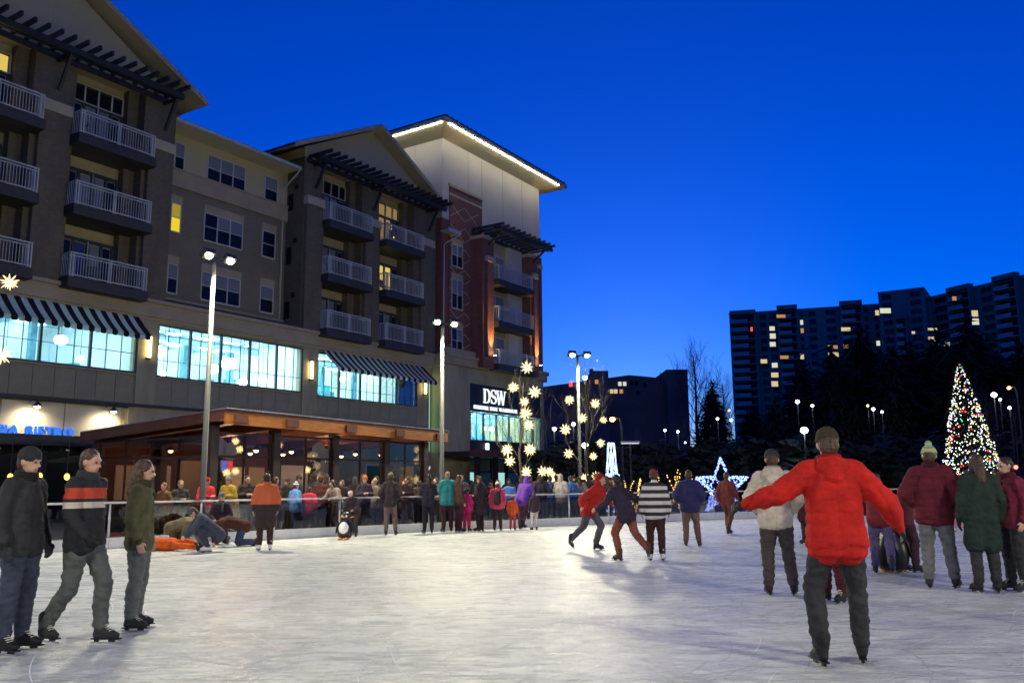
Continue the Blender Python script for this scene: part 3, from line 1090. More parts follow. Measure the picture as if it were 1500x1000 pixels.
# patio canopy over the bistro doors
pc = ftag('bistro_canopy', 'flat dark entrance canopy under the blue bistro sign', 'canopy', -12, .05, 2.75)
mb = MB(); mb.box(0, 13.6, -4.6, -.2, .28, .5); mb.build('canopy_roof', M['steel'], pc)
mb = MB(); mb.box(0, 13.7, -4.75, -4.6, .2, .58); mb.box(13.6, 13.75, -4.6, -.2, .2, .58); mb.build('canopy_fascia', M['slab'], pc)
for i in range(5):
    m_ = MB(); m_.box(1.2 + i * 2.8, 1.45 + i * 2.8, -4.5, -.3, .02, .27); m_.build('canopy_beam', M['steel'], pc)
for i in range(4):
    m_ = MB(); m_.box(1.25 + i * 3.9, 1.4 + i * 3.9, -4.45, -4.3, -2.75, .02); m_.build('canopy_post', M['steel'], pc)
for i, (px_, py_) in enumerate(((15, 698), (58, 697), (98, 698))):
    p = at(px_, py_, 29.5)
    a = empty('pendant_lamp', ('amber pendant lamp under the dark canopy, by the frame edge', 'amber pendant lamp under the dark canopy, middle one', 'amber pendant lamp under the dark canopy, nearest the pavilion')[i], 'pendant lamp', p, 0, 'amber pendants under the bistro canopy')
    m_ = MB(); m_.ell((0, 0, 0), .085, .085, .11, 12, 8); m_.build('lamp_shade', M['e_pendant'], a, True)
    m_ = MB(); m_.tube([(0, 0, .1), (0, 0, max(.3, 3.03 - p.z))], .012, 6); m_.build('cord', M['steel'], a)
# ------------------------------------------------------------------ brick corner tower over the shoe shop
tw = ftag('corner_tower', 'red brick corner tower with cream top and floodlit broad eaves', 'building', 0, 0, 0)
KT = .3
TS0, TS1 = 25.9, 39.4


def tpart(mbb, name, m, smooth=False, parent=tw):
    return mbb.build(name, m, parent, smooth)


mb = MB(); mb.fb(TS0, TS1 - .3, KT - 9, KT, 19.9, 25.75); tpart(mb, 'cream_wall', M['smooth'])
for s in (29.0, 30.75, 33.6, 36.4):
    MB().fb(s - .02, s + .02, KT, KT + .012, 22.6 if s < 30.7 else 20.0, 25.7).build('wall_joint', M['fascia'], tw)
for k in (-2.2, -4.6, -7.0):
    MB().box(TS0 - .012, TS0, -k - .02, -k + .02, 20, 25.7).build('wall_joint', M['fascia'], tw)
mb = MB(); mb.fb(TS0 + .02, TS1, KT - 9, KT - .02, 10.2, 19.9); mb.fb(26.7, 30.7, KT + .004, KT + .06, 10.3, 22.4)
tpart(mb, 'brick_wall', M['redbrick'])
mb = MB(); mb.fb(26.62, 30.78, KT + .004, KT + .12, 22.4, 22.62); mb.fb(26.7, 30.7, KT + .061, KT + .085, 21.75, 21.9); tpart(mb, 'brick_coping', M['cap'])
# diamond lattice of projecting pale bricks
for z in np.arange(10.9, 21.4, 1.55):
    for x0 in (26.75, 28.5):
        for sg_ in (1, -1):
            xa, xb = (x0, x0 + 1.7)
            za, zb = (z, z + 1.0) if sg_ > 0 else (z + 1.0, z)
            m_ = MB(); m_.bar((xa, -(KT + .066), za), (xb, -(KT + .066 + .004 * sg_), zb), .012, .05); m_.build('lattice_course', M['cap'], tw)
for zt in (18.25, 15.72, 12.2):
    zb = zt - (1.6 if zt > 18 else 2.1 if zt > 15 else 1.7)
    sash_window(tw, 26.95, 28.2, zb, zt, KT + .062, 2, None, True)
mb = MB(); mb.fb(25.6, 27.0, KT + .1, KT + .75, 18.75, 18.87); mb.fb(25.6, 27.0, KT + .75, KT + .85, 18.7, 18.95); tpart(mb, 'brick_gutter', M['white'])
mb = MB(); mb.tube([(26.9, -KT - .8, 18.7), (26.2, -KT - .2, 18.1), (25.99, -KT - .12, 17.9), (25.99, -KT - .12, 10.3)], .05, 8); tpart(mb, 'downspout', M['white'], True)
# broad flat eaves with a light strip, low hipped roof
ex0, ex1, ek0, ek1, ez = 24.3, 41.2, -10.5, 1.75, 26.15
mb = MB()
bk = KT - 9
inn_ = [(TS0 - .02, KT + .02), (TS1 - .28, KT + .02), (TS1 - .28, bk), (TS0 - .02, bk)]
out_ = [(ex0, ek1), (ex1, ek1), (ex1, ek0), (ex0, ek0)]
mb.add([(u, -v, 25.74) for u, v in inn_] + [(u, -v, ez) for u, v in out_] + [(u, -v, ez + .3) for u, v in out_],
       [(0, 1, 5, 4), (1, 2, 6, 5), (2, 3, 7, 6), (3, 0, 4, 7), (4, 5, 9, 8), (5, 6, 10, 9), (6, 7, 11, 10), (7, 4, 8, 11), (8, 9, 10, 11), (3, 2, 1, 0)])
tpart(mb, 'eave', M['soffit'])
mb = MB()
for a, c in ((ex0 - .05, ex1 + .05),):
    mb.fb(a, c, ek1, ek1 + .06, ez + .06, ez + .30)
    mb.fb(a, a + .05, ek0, ek1, ez + .06, ez + .30); mb.fb(c - .05, c, ek0, ek1, ez + .06, ez + .30)
tpart(mb, 'eave_gutter', M['soffit'])
mb = MB()
cx, ck = (ex0 + ex1) / 2, (ek0 + ek1) / 2
mb.add([(ex0, -ek1, ez + .44), (ex1, -ek1, ez + .44), (ex1, -ek0, ez + .44), (ex0, -ek0, ez + .44), (ex0 + 5.5, -ck, ez + 1.9), (ex1 - 5.5, -ck, ez + 1.9)],
       [(0, 1, 5, 4), (1, 2, 5), (2, 3, 4, 5), (3, 0, 4), (3, 2, 1, 0)])
tpart(mb, 'roof', M['roof'])
for i in range(30):
    x = ex0 + .3 + i * (ex1 - ex0 - .6) / 29
    MB().fb(x - .02, x + .02, ek1 - .3, ek1 + .05, ez + .44, ez + .50).build('roof_rib', M['slab'], tw)
mb = MB(); mb.fb(ex0 + .5, ex1 - 1.2, ek1 - .075, ek1 - .03, ez - .085, ez - .045); mb.fb(ex0 + .03, ex0 + .075, ek0 + 1, ek1 - .3, ez - .085, ez - .045)
tpart(mb, 'light_strip', M['e_led'])
# projecting balcony bay with two brick piers
KB = 1.5
PIERS = ((29.15, 30.55), (35.55, 36.7))
for a, c in PIERS:
    p = MB(); p.fb(a, c, KT + .07, KB, 9.6, 19.0); p = p.build('pier', M['redbrick'], tw)
    q = MB(); q.fb(a + .3, c - .3, KB + .002, KB + .2, 10.35, 17.3); q.build('pier_face', M['redbrick'], p)
    q = MB(); q.fb(a + .25, c - .25, KB + .003, KB + .27, 17.3, 17.7); q.build('pier_cap', M['cap'], p)
    q = MB(); q.fb(a - .04, c + .04, KT + .07, KB + .05, 19.0, 19.25); q.build('pier_top', M['cap'], p)
mb = MB(); mb.fb(30.56, 35.54, KT + .08, KT + .14, 10.2, 19.5); tpart(mb, 'bay_wall', M['baywall'])
mb = MB(); mb.fb(33.6, 35.5, KT + .15, KT + .5, 10.2, 19.4); tpart(mb, 'bay_return', M['smooth'])
for fi, zt in enumerate((17.3, 14.2, 11.05)):
    zf = zt - 1.08
    d = MB()
    for x in (31.0, 32.2, 33.4):
        d.fb(x - .05, x + .05, KT + .15, KT + .22, zf, zf + 2.2)
    d.fb(30.95, 33.45, KT + .15, KT + .22, zf + 2.2, zf + 2.3)
    d = d.build('balcony_door', M['white'], tw)
    for x in (31.05, 32.25):
        mm = M['blind2'] if fi == 0 else M['blind']
        MB().fb(x, x + 1.1, KT + .16, KT + .19, zf + .05, zf + 2.2).build('pane', mm, d)
    balcony(tw, 30.62, 35.48, zt, KT + .3, KB + .35)
trellis(tw, 29.2, 36.9, 19.75, 2.75, 11, (29.9, 36.1), KT + .1, 2.75)
mb = MB()
for z in (12.0, 14.6, 17.2):
    sash_window(tw, 37.6, 38.6, z, z + 1.7, KT + .003, 2, None, False)
mb = MB(); mb.fb(36.75, 39.38, KT, KT + .1, 18.9, 19.2); tpart(mb, 'brick_band', M['cap'])

# shop base with rounded corner
KBS = .8
s0, s1 = 25.6, 39.2
mb = MB()
WZ0, WZ1, ZT = 4.35, 8.45, 9.5
mb.fb(s0, 28.55, KBS - 8, KBS, 0, ZT)
mb.fb(28.55, 38.1, KBS - .4, KBS, WZ1, ZT)
mb.fb(28.55, 38.1, KBS - 2.4, KBS - 2.2, 0, WZ0 - .5)
arc = [(38.1, KBS), (38.6, KBS - .04), (38.95, KBS - .25), (39.2, KBS - .75), (39.2, KBS - 8), (38.1, KBS - 8)]
mb.prism(arc, lambda u, v, e: (u, -v, ZT * e))
tpart(mb, 'shop_wall', M['stucco'])
band = [(s0 - .1, KBS - 6), (s0 - .1, KBS + .25), (38.3, KBS + .25), (38.85, KBS + .18), (39.25, KBS - .05), (39.45, KBS - .7), (39.45, KBS - 8)]
for z0, z1, gr in ((ZT + .002, ZT + .5, 0), (ZT + .5, ZT + .72, .12)):
    mb = MB()
    mb.prism([(u + (gr if i > 1 else 0), v + (gr if 0 < i < 6 else 0)) for i, (u, v) in enumerate(band)], lambda u, v, e, z0=z0, z1=z1: (u, -v, z0 + (z1 - z0) * e))
    tpart(mb, 'cornice', M['cornice'])
mb = MB(); mb.fb(s0, 29.1, KT + .08, KBS + .1, ZT + .73, ZT + 1.15); tpart(mb, 'parapet', M['cornice'])
room(tw, 28.7, 38.0, 4.6, 6.3, M['roomwall'], 8, [(30.9, -1.4, 5.95, .26), (33.6, -1.5, 5.6, .16), (36, -2.5, 5.7, .2)], depth=6.5, k=KBS - .45, rows=(-.6, -2.0, -3.6, -5.4))
MB().fb(28.56, 28.66, KBS - .5, KBS - .12, 4.4, 8.4).build('window_reveal', M['smooth'], tw)
strip_window(tw, 28.6, 36.9, 4.45, 6.45, 5, KBS - .06, minor=1)
strip_window(tw, 36.95, 38.05, 3.5, 6.45, 1, KBS - .06, minor=1)
mb = MB(); mb.fb(28.6, 36.9, KBS - .3, KBS - .02, 3.75, 4.44); tpart(mb, 'spandrel', M['column'])
mb = MB(); mb.fb(28.56, 38.08, KBS - .2, KBS - .04, 6.5, 8.44); tpart(mb, 'sign_board', M['sign'])
# entrance
for i in range(5):
    a = 28.9 + i * 1.9
    fr = MB()
    fr.fb(a - .08, a, KBS - 2.2, KBS - 2.1, .1, 3.3); fr.fb(a + 1.5, a + 1.58, KBS - 2.2, KBS - 2.1, .1, 3.3); fr.fb(a - .08, a + 1.58, KBS - 2.2, KBS - 2.1, 3.3, 3.42)
    fr.fb(a, a + 1.5, KBS - 2.2, KBS - 2.1, 2.3, 2.4)
    f = fr.build('entrance_door', M['column'], tw)
    MB().fb(a, a + 1.5, KBS - 2.18, KBS - 2.16, .1, 2.3).build('pane', mat('lit entrance glass', (.2, .5, .5), .2) if i not in (0, 1, 3) else M['e_entry'] if 'e_entry' in M else M.setdefault('e_entry', emit('lit entrance', (.45, .9, .85), .8)), f)
ec = ftag('entrance_canopy', 'long flat dark canopy over the corner shop entrance', 'canopy', 25.0, KBS, 3.25)
mb = MB(); mb.box(0, 10.5, -2.6, -.02, 0, .3); mb.build('canopy_roof', M['column'], ec)
mb = MB(); mb.box(-.05, 10.55, -2.75, -2.6, -.06, .42); mb.build('canopy_fascia', M['timber'], ec)
for x in (1.0, 3.2, 6.3, 9.6):
    m_ = MB(); m_.box(x, x + .28, -2.4, -2.15, -3.25, 0); m_.build('canopy_post', M['column'], ec)
a = ftag('entrance_lantern', 'small bluish white box lantern over the corner shop entrance', 'wall light', 30.6, KBS - .02, 3.8)
MB().box(-.13, .13, -.12, 0, 0, .5).build('lamp_box', M['e_cool'] if False else emit('lantern', (.7, .95, 1), 3.5), a)
MB().box(-.15, .15, -.14, 0, .5, .54).build('lamp_cap', M['column'], a)


def ribbon(mb, pts, ws, ext, mi=0):
    """calligraphic stroke: centre line with a width at every point, given depth"""
    n = len(pts)
    L, R = [], []
    for i in range(n):
        a, b_ = Vector(pts[max(0, i - 1)]), Vector(pts[min(n - 1, i + 1)])
        d = (b_ - a).normalized()
        nn = Vector((-d.y, d.x)) * ws[i] / 2
        L.append(Vector(pts[i]) + nn); R.append(Vector(pts[i]) - nn)
    for i in range(n - 1):
        q = [L[i], L[i + 1], R[i + 1], R[i]]
        mb.hexa([(p.x, 0, p.y) for p in q] + [(p.x, -ext, p.y) for p in q], mi)


ds = ftag('shoe_shop_sign', 'white serif letters DSW over a small line of lettering on the black board', 'sign', 30.2, KBS - .035, 6.55)
H_ = 1.02
dz = .62
D_ = MB()
ribbon(D_, [(.17, dz), (.17, dz + H_)], [.17, .17], .06)
ribbon(D_, [(.0, dz + .025), (.42, dz + .025)], [.05, .05], .06); ribbon(D_, [(.0, dz + H_ - .025), (.42, dz + H_ - .025)], [.05, .05], .06)
arc = [(.42 + .36 * math.sin(t), dz + H_ / 2 - (H_ / 2 - .03) * math.cos(t)) for t in np.linspace(0, math.pi, 17)]
ribbon(D_, arc, [.05 + .12 * math.sin(t) for t in np.linspace(0, math.pi, 17)], .061)
D_.build('letter', M['e_white'], ds)
S_ = MB()
cx = 1.28
sp = []
for t in np.linspace(math.radians(25), math.radians(270), 16):
    sp.append((cx + .27 * math.cos(t), dz + H_ * .755 + .24 * math.sin(t)))
for t in np.linspace(math.radians(90), math.radians(-160), 16)[1:]:
    sp.append((cx + .02 + .29 * math.cos(t), dz + .265 + .24 * math.sin(t) + .01))
ribbon(S_, sp, [.05 + .12 * math.exp(-((i - 15) / 7) ** 2) for i in range(len(sp))], .06)
ribbon(S_, [(cx + .25, dz + H_ - .02), (cx + .25, dz + H_ - .3)], [.02, .07], .059); ribbon(S_, [(cx - .27, dz + .02), (cx - .27, dz + .3)], [.02, .07], .059)
S_.build('letter', M['e_white'], ds)
W_ = MB()
wx = 1.66
for (xa, xb, up, w_) in ((.08, .38, False, .16), (.38, .58, True, .05), (.58, .88, False, .16), (.88, 1.12, True, .05)):
    p, q = ((wx + xa, dz + H_), (wx + xb, dz)) if not up else ((wx + xa, dz), (wx + xb, dz + H_))
    ribbon(W_, [p, q], [w_, w_], .06 + .001 * xa)
for xa, xb in ((-.02, .28), (.44, .74), (1.0, 1.26)):
    ribbon(W_, [(wx + xa, dz + H_ - .02), (wx + xb, dz + H_ - .02)], [.045, .045], .064)
W_.build('letter', M['e_white'], ds)
letters(ds, 'DESIGNER SHOE WAREHOUSE', .36, .03, M['e_white'], -1.15, 5.6, .14, .02)
# warm up-lights at the foot of the brick piers and along the eave
for x, k in ((29.85, KB + .55), (36.12, KB + .55)):
    a = ftag('pier_uplight', 'warm uplight at the foot of the %s brick pier' % ('wider' if x < 31 else 'narrower corner'), 'spotlight', x, k, 10.25, 'uplights at the brick piers')
    m_ = MB(); m_.lathe([(.08, 0), (.1, .16)], (0, 0, 0), 12); m_.build('lamp_body', M['steel'], a)
    m_ = MB(); m_.lathe([(.085, 0), (.085, .01)], (0, 0, .162), 12); m_.build('lens', M['e_goose'], a)
    l_ = lamp('lamp_light', 'SPOT', (0, 0, .2), 1500, (1, .55, .2), a, spot_size=math.radians(44), spot_blend=.8, shadow_soft_size=.05)
    aim(l_, (0, .16, 1))

# ------------------------------------------------------------------ skate pavilion in front of the shops
PS, PK = -3.2, 14.8
pv = ftag('skate_pavilion', 'low timber and glass skate pavilion with sloping roof edge', 'pavilion', PS, PK, 0)
PL, PD = 10.9, 7.6          # along, back


def rz(x, y):                # roof top height in pavilion coordinates (y runs back)
    return 3.74 - .016 * x - .055 * y


def slab(x0, x1, y0, y1, dz0, dz1):
    return [(x, y, rz(x, y) + d) for d in (dz0, dz1) for x, y in ((x0, y0), (x1, y0), (x1, y1), (x0, y1))]


mb = MB(); mb.hexa(slab(0, PL, 0, PD, -.1, -.02)); pv_roof = mb.build('roof', M['timber'], pv)
mb = MB()
n = 108
for i in range(n):
    x0, x1 = i * PL / n, (i + .55) * PL / n
    mb.hexa(slab(x0, x1, -.05, PD + .02, -.018, .018))
mb.hexa(slab(-.02, PL + .02, -.03, PD, -.019, -.008))
mb.build('corrugated_sheet', M['metalroof'], pv)
mb = MB(); mb.hexa(slab(.02, PL - .02, .02, .10, -.46, -.103)); mb.build('fascia', M['wood'], pv)
for xa in (0, PL - .08):
    mb = MB(); mb.hexa(slab(xa, xa + .08, .11, PD, -.34, -.103)); mb.build('fascia_side', M['timber'], pv)
for x in (.55, 2.6, 5.3, 7.9, 10.35):
    m_ = MB(); m_.hexa(slab(x - .28, x + .28, -.08, PD - .3, -.34, -.12) if False else slab(x - .25, x + .25, -.06, .018, -.40, -.16)); m_.build('beam_end', M['timber'], pv)
    m_ = MB(); m_.hexa(slab(x - .13, x + .13, .12, PD - .2, -.40, -.105)); m_.build('roof_beam', M['timber'], pv)
cols = (.25, 2.7, 5.4, 8.1, 10.45)
for x in cols:
    m_ = MB(); m_.box(x - .14, x + .14, .75, 1.03, 0, rz(x, .9) - .41); m_.build('column', M['column'], pv)
    m_ = MB(); m_.box(x - .14, x + .14, PD - .9, PD - .62, 0, rz(x, PD - .8) - .41); m_.build('column', M['column'], pv)
# glazed front and near side in frames
def glaze(p, q, n, z0, z1, zt):
    p, q = Vector(p), Vector(q)
    d = (q - p)
    for i in range(n):
        a, b_ = p + d * (i / n), p + d * ((i + 1) / n)
        fr = MB()
        for z in (z0, 2.35, zt - .04):
            fr.bar((a.x, a.y, z), (b_.x, b_.y, z), .06, .07)
        for e in (a, b_):
            fr.bar((e.x, e.y, z0 + .036), (e.x, e.y, zt - .076), .05, .05)
        f = fr.build('glazed_bay', M['column'], pv)
        for za, zb in ((z0 + .04, 2.31), (2.39, zt - .08)):
            g = MB()
            nrm = Vector((-d.y, d.x, 0)).normalized() * .006
            dd = d.normalized() * .03
            g.hexa([(a + dd - nrm).to_tuple()[:2] + (za,), (b_ - dd - nrm).to_tuple()[:2] + (za,), (b_ - dd + nrm).to_tuple()[:2] + (za,), (a + dd + nrm).to_tuple()[:2] + (za,),
                    (a + dd - nrm).to_tuple()[:2] + (zb,), (b_ - dd - nrm).to_tuple()[:2] + (zb,), (b_ - dd + nrm).to_tuple()[:2] + (zb,), (a + dd + nrm).to_tuple()[:2] + (zb,)])
            g.build('pane', M['pavglass'], f)


for i in range(4):
    glaze((cols[i] + .17, .9, 0), (cols[i + 1] - .17, .9, 0), 2, .1, 3.0, 3.1)
glaze((.25, 1.06, 0), (.25, PD - .95, 0), 4, .1, 3.0, 3.0)
mb = MB(); mb.box(.2, PL - .3, PD - .6, PD - .5, 0, 3.0); mb.build('back_wall', M['timber'], pv)
mb = MB(); mb.box(.4, PL - .5, 1.1, PD - .7, .0, .03); mb.build('pavilion_floor', M['asphalt'], pv)
# counter, shelves of skates, back windows, hanging lamps
for x0, x1, z0, z1, m_ in ((1.0, 3.2, 1.0, 2.2, 'roomwarm'), (3.6, 4.7, .9, 2.4, 'pale'), (5.7, 6.6, .2, 2.2, 'roomwarm'), (6.8, 7.6, .2, 2.2, 'pale'), (8.4, 10.0, .9, 2.3, 'roomwall')):
    MB().box(x0, x1, PD - .63, PD - .602, z0, z1).build('back_panel', M[m_], pv)
mb = MB(); mb.box(1.0, 4.4, PD - 2.2, PD - 1.6, .03, 1.05); mb.build('counter', M['wood'], pv)
for i, x in enumerate((1.6, 3.4, 5.0, 6.6, 8.3, 9.8)):
    for y in (2.6, 4.8):
        h = MB(); h.lathe([(.16, 0), (.1, .1), (.02, .16)], (x, y, 2.66), 10); h.tube([(x, y, 2.8), (x, y, rz(x, y) - .1)], .012, 5)
        h = h.build('hanging_lamp', M['steel'], pv)
        MB().ell((x, y, 2.64), .08, .08, .06, 8, 6).build('bulb', M['e_pav'], h, True)
for x, y in ((3, 3.4), (7.6, 3.4)):
    lamp('lamp_light', 'POINT', (x, y, 2.5), 190, (1, .52, .30), pv, shadow_soft_size=.2)
# screens at the counter
m_ = MB(); m_.box(3.05, 3.6, 4.0, 4.06, 1.95, 2.35); sc_ = m_.build('screen', M['column'], pv)
MB().box(3.09, 3.32, 3.985, 3.999, 1.99, 2.31).build('screen_face', emit('blue screen', (.1, .25, 1), 1.2), sc_)
MB().box(3.34, 3.56, 3.985, 3.999, 1.99, 2.31).build('screen_face', emit('red screen', (1, .08, .1), 1.2), sc_)


# paper stars and snowflowers stuck inside the panes
def flat(poly, name, label, px_, py_, t=.012):
    r_ = ray(px_, py_)
    p = EYE + r_ * (((P0 + NV * (PK - .93) - EYE).dot(NV)) / r_.dot(NV))
    x, z = (p - P0).dot(DV) - PS, p.z
    o = ftag(name, label, 'window decoration', PS, PK, 0, 'paper cut-outs in the pavilion windows')
    m_ = MB(); m_.prism(poly, lambda u, v, e: (x + u, .925 + t * e, z + v)); m_.build('paper_sheet', M['paper'], o)


def star5(r, q=.42, n=5, a0=0):
    return [((r if i % 2 == 0 else r * q) * math.sin(a0 + math.pi * i / n), (r if i % 2 == 0 else r * q) * math.cos(a0 + math.pi * i / n)) for i in range(2 * n)]


def flower(r, n=6):
    return [(r * (.66 + .34 * math.cos(n * t)) * math.sin(t), r * (.66 + .34 * math.cos(n * t)) * math.cos(t)) for t in np.linspace(0, 2 * math.pi, 60, endpoint=False)]


flat(star5(.36, .8, 5), 'paper_gem', 'pale paper five-sided gem high in the pavilion window near the corner post', 321, 655)
flat(star5(.30, .8, 5, .3), 'paper_gem', 'smaller tilted paper gem beside the corner one', 336, 660)
flat(star5(.62, .5, 7), 'paper_star', 'big many-pointed paper star low in the second pavilion bay', 473, 690)
flat(star5(.34, .8, 5, .1), 'paper_gem', 'paper gem over the big paper star', 467, 660)
flat(star5(.26, .8, 5, .5), 'paper_gem', 'small paper gem at the frame over the big paper star', 481, 665)
flat(flower(.44), 'paper_flower', 'round-petalled paper flower in the third pavilion bay', 581, 684)
flat(flower(.24), 'paper_flower', 'small paper flower under the larger one', 571, 695)
flat(flower(.50), 'paper_flower', 'large paper flower in the pavilion bay by the end post', 621, 692)

# ------------------------------------------------------------------ rink barrier
rb = empty('rink_barrier', 'low rink barrier with white kick board, glass panels and metal handrail', 'barrier', (0, 0, 0))
def along(poly, step):
    out = [Vector((*poly[0], 0))]
    for i in range(len(poly) - 1):
        a, b_ = Vector((*poly[i], 0)), Vector((*poly[i + 1], 0))
        n = max(1, round((b_ - a).length / step))
        for j in range(1, n + 1):
            out.append(a + (b_ - a) * (j / n))
    return out


pts = along(EDGE, 1.9)
for i in range(len(pts) - 1):
    a, b_ = pts[i], pts[i + 1]
    d = (b_ - a).normalized()
    nn = Vector((-d.y, d.x, 0))
    o_ = nn * .08
    mb = MB(); mb.bar(a + o_ + d * .006 + Vector((0, 0, .13)), b_ + o_ - d * .006 + Vector((0, 0, .13)), .09, .26); mb.build('kick_board', M['kick'], rb)
    mb = MB(); mb.bar(a + o_ + d * .05 + Vector((0, 0, .63)), b_ + o_ - d * .05 + Vector((0, 0, .63)), .012, .68); mb.build('glass_panel', M['barrier'], rb)
    mb = MB(); mb.tube([a + o_ + Vector((0, 0, .2)), a + o_ + Vector((0, 0, 1.05))], .03, 8); mb.build('post', M['rail'], rb, True)
    mb = MB(); mb.bar(a + o_ + Vector((0, 0, 1.08)), b_ + o_ + Vector((0, 0, 1.08)), .08, .05); mb.build('handrail', M['rail'], rb)


# ------------------------------------------------------------------ rink floodlights
def flood(px_, py_, Y, zt, label, power, loc=None, toward=(0, 0)):
    if loc is None:
        p = at(px_, py_, Y)
        zt = p.z
        loc = (p.x, p.y, 0)
    o = empty('rink_floodlight', label, 'street lamp', loc, 0, 'floodlight masts round the rink')
    m_ = MB(); m_.tube([(0, 0, 0), (0, 0, .5), (0, 0, zt)], [.095, .085, .06], 12); m_.build('pole', M['pole'], o, True)
    m_ = MB(); m_.lathe([(.2, 0), (.2, .04), (.12, .08)], (0, 0, 0), 12); m_.build('base_plate', M['pole'], o)
    dv = Vector((toward[0] - loc[0], toward[1] - loc[1], 0)).normalized()
    sd = Vector((-dv.y, dv.x, 0))
    for sg_ in (1, -1):
        hp = sd * (.36 * sg_) + dv * .22
        m_ = MB(); m_.tube([(0, 0, zt - .06), tuple(hp * .6 + Vector((0, 0, zt + .02))), tuple(hp + Vector((0, 0, zt)))], .03, 8); m_.build('arm', M['pole'], o, True)
        R_ = Matrix.Translation(hp + Vector((0, 0, zt - .02))) @ (dv * .8 + Vector((0, 0, -1))).to_track_quat('-Z', 'Y').to_matrix().to_4x4()
        m_ = MB(); m_.box(-.17, .17, -.13, .13, -.04, .12); me = m_.mesh('lamp_head', M['steel']); me.transform(R_); h = put('lamp_head', me, o)
        m_ = MB(); m_.ell((0, 0, -.055), .11, .09, .05, 14, 6); me = m_.mesh('lens', M['e_flood']); me.transform(R_); put('lens', me, h)
        l_ = lamp('lamp_light', 'SPOT', hp + Vector((0, 0, zt - .16)) + dv * .08, power, FCOL, o, spot_size=math.radians(152), spot_blend=.4, shadow_soft_size=.12)
        aim(l_, dv * .75 + Vector((0, 0, -1)))
    return o


FL = 1740
FCOL = (1, .93, .62)
flood(314, 378, 23.3, 0, 'tall floodlight mast in front of the pavilion corner post', FL, toward=(6, 14))
flood(648, 473, 30.2, 0, 'floodlight mast at the far end of the pavilion', FL, toward=(8, 16))
flood(846, 520, 38.2, 0, 'floodlight mast beside the second star-hung tree', FL, toward=(10, 18))
for i, (x, y, lb) in enumerate(((-19, 9, 'unseen floodlight mast added on the bistro side of the rink, out of the picture'), (-7.5, -2.5, 'unseen floodlight mast added beside the near end of the rink, out of the picture'), (10.5, -2.5, 'unseen floodlight mast added at the near corner of the rink, out of the picture'), (36, 6, 'unseen floodlight mast added on the open side of the rink, out of the picture'), (40, 30, 'unseen floodlight mast added at the far open corner of the rink, out of the picture'))):
    flood(0, 0, 0, 7.9, lb, FL * (1.0, .85, 1.35, 2.0, 1.1)[i], (x, y, 0), (8, 15))  # masts outside the view, added to brighten the near ice
# ------------------------------------------------------------------ trees
def limbs(mb, p, d, L, r, depth, q, spread=.55, up=.25, tw=.72, n=3):
    d = Vector(d).normalized()
    segs = 3
    pts, rs = [Vector(p)], [r]
    for i in range(segs):
        d = (d + Vector((q.uniform(-.12, .12), q.uniform(-.12, .12), up * .12))).normalized()
        pts.append(pts[-1] + d * L / segs); rs.append(r * (1 - .35 * (i + 1) / segs))
    mb.tube(pts, rs, 6 if r > .03 else 4, caps=False)
    if depth <= 0:
        return
    for i in range(n):
        t = q.uniform(.35, 1.0) if i else 1.0
        b_ = pts[0].lerp(pts[-1], t) if t < 1 else pts[-1]
        if t < 1:
            b_ = pts[min(segs, int(t * segs))]
        a = q.uniform(0, 6.28)
        s_ = Vector((math.cos(a), math.sin(a), q.uniform(-.1, .5)))
        limbs(mb, b_, d * (1 - spread) + s_ * spread + Vector((0, 0, up)), L * q.uniform(tw - .12, tw + .08), r * .55, depth - 1, q, spread, up, tw, n)


def bare_tree(loc, h, label, seed, r=.07, pale=True, depth=4, nlead=9, group=None):
    q = random.Random(seed)
    o = empty('bare_tree', label, 'tree', loc, q.uniform(0, 6), group)
    m_ = MB()
    pts = [Vector((0, 0, 0))]
    for i in range(6):
        pts.append(Vector((q.uniform(-.05, .05) * (i + 1) * .5, q.uniform(-.05, .05) * (i + 1) * .5, h * (i + 1) / 6 * .92)))
    m_.tube(pts, [r * (1 - .8 * i / 6) for i in range(7)], 9)
    mm = M['barkpale'] if pale else M['bark']
    m_.build('trunk', mm, o, True)
    b_ = MB()
    for i in range(nlead):
        t = .30 + .66 * i / nlead
        k_ = min(5, int(t * 6)); p = pts[k_].lerp(pts[k_ + 1], t * 6 - k_)
        a = i * 2.4 + q.uniform(-.4, .4)
        limbs(b_, p, (math.cos(a), math.sin(a), 1.0 + .8 * t), h * .25 * (1.3 - t), r * .27 * (1.25 - t), depth - 1, q, .45, .3)
    b_.build('crown', mm, o, kind='stuff')
    return o


def burst_mesh():
    """a many-rayed light star: slim cones out of one centre"""
    q = random.Random(3)
    m_ = MB()
    n = 26
    for i in range(n):
        z = 1 - 2 * (i + .5) / n
        a = i * 2.39996
        r = math.sqrt(1 - z * z)
        d = Vector((r * math.cos(a), r * math.sin(a), z))
        L = q.uniform(.8, 1.0)
        m_.tube([d * .12, d * .6 * L, d * L], [.05, .07, .012], 5)
    m_.ell((0, 0, 0), .15, .15, .15, 8, 6)
    return m_.mesh('star_rays', M['e_star'])


BURST = burst_mesh()
CORD = MB().tube([(0, 0, .9), (0, 0, 1.8)], .03, 4).mesh('cord', M['steel'])


def star(px_, py_, Y, r, label, group):
    o = empty('star_light', label, 'star light', at(px_, py_, Y), rnd.uniform(0, 6), group)
    r *= rnd.uniform(.85, 1.1)
    o.scale = (r, r, r)
    c = put('star_rays', BURST, o); c.rotation_euler = (rnd.uniform(0, 3), rnd.uniform(0, 3), 0)
    put('cord', CORD, o)


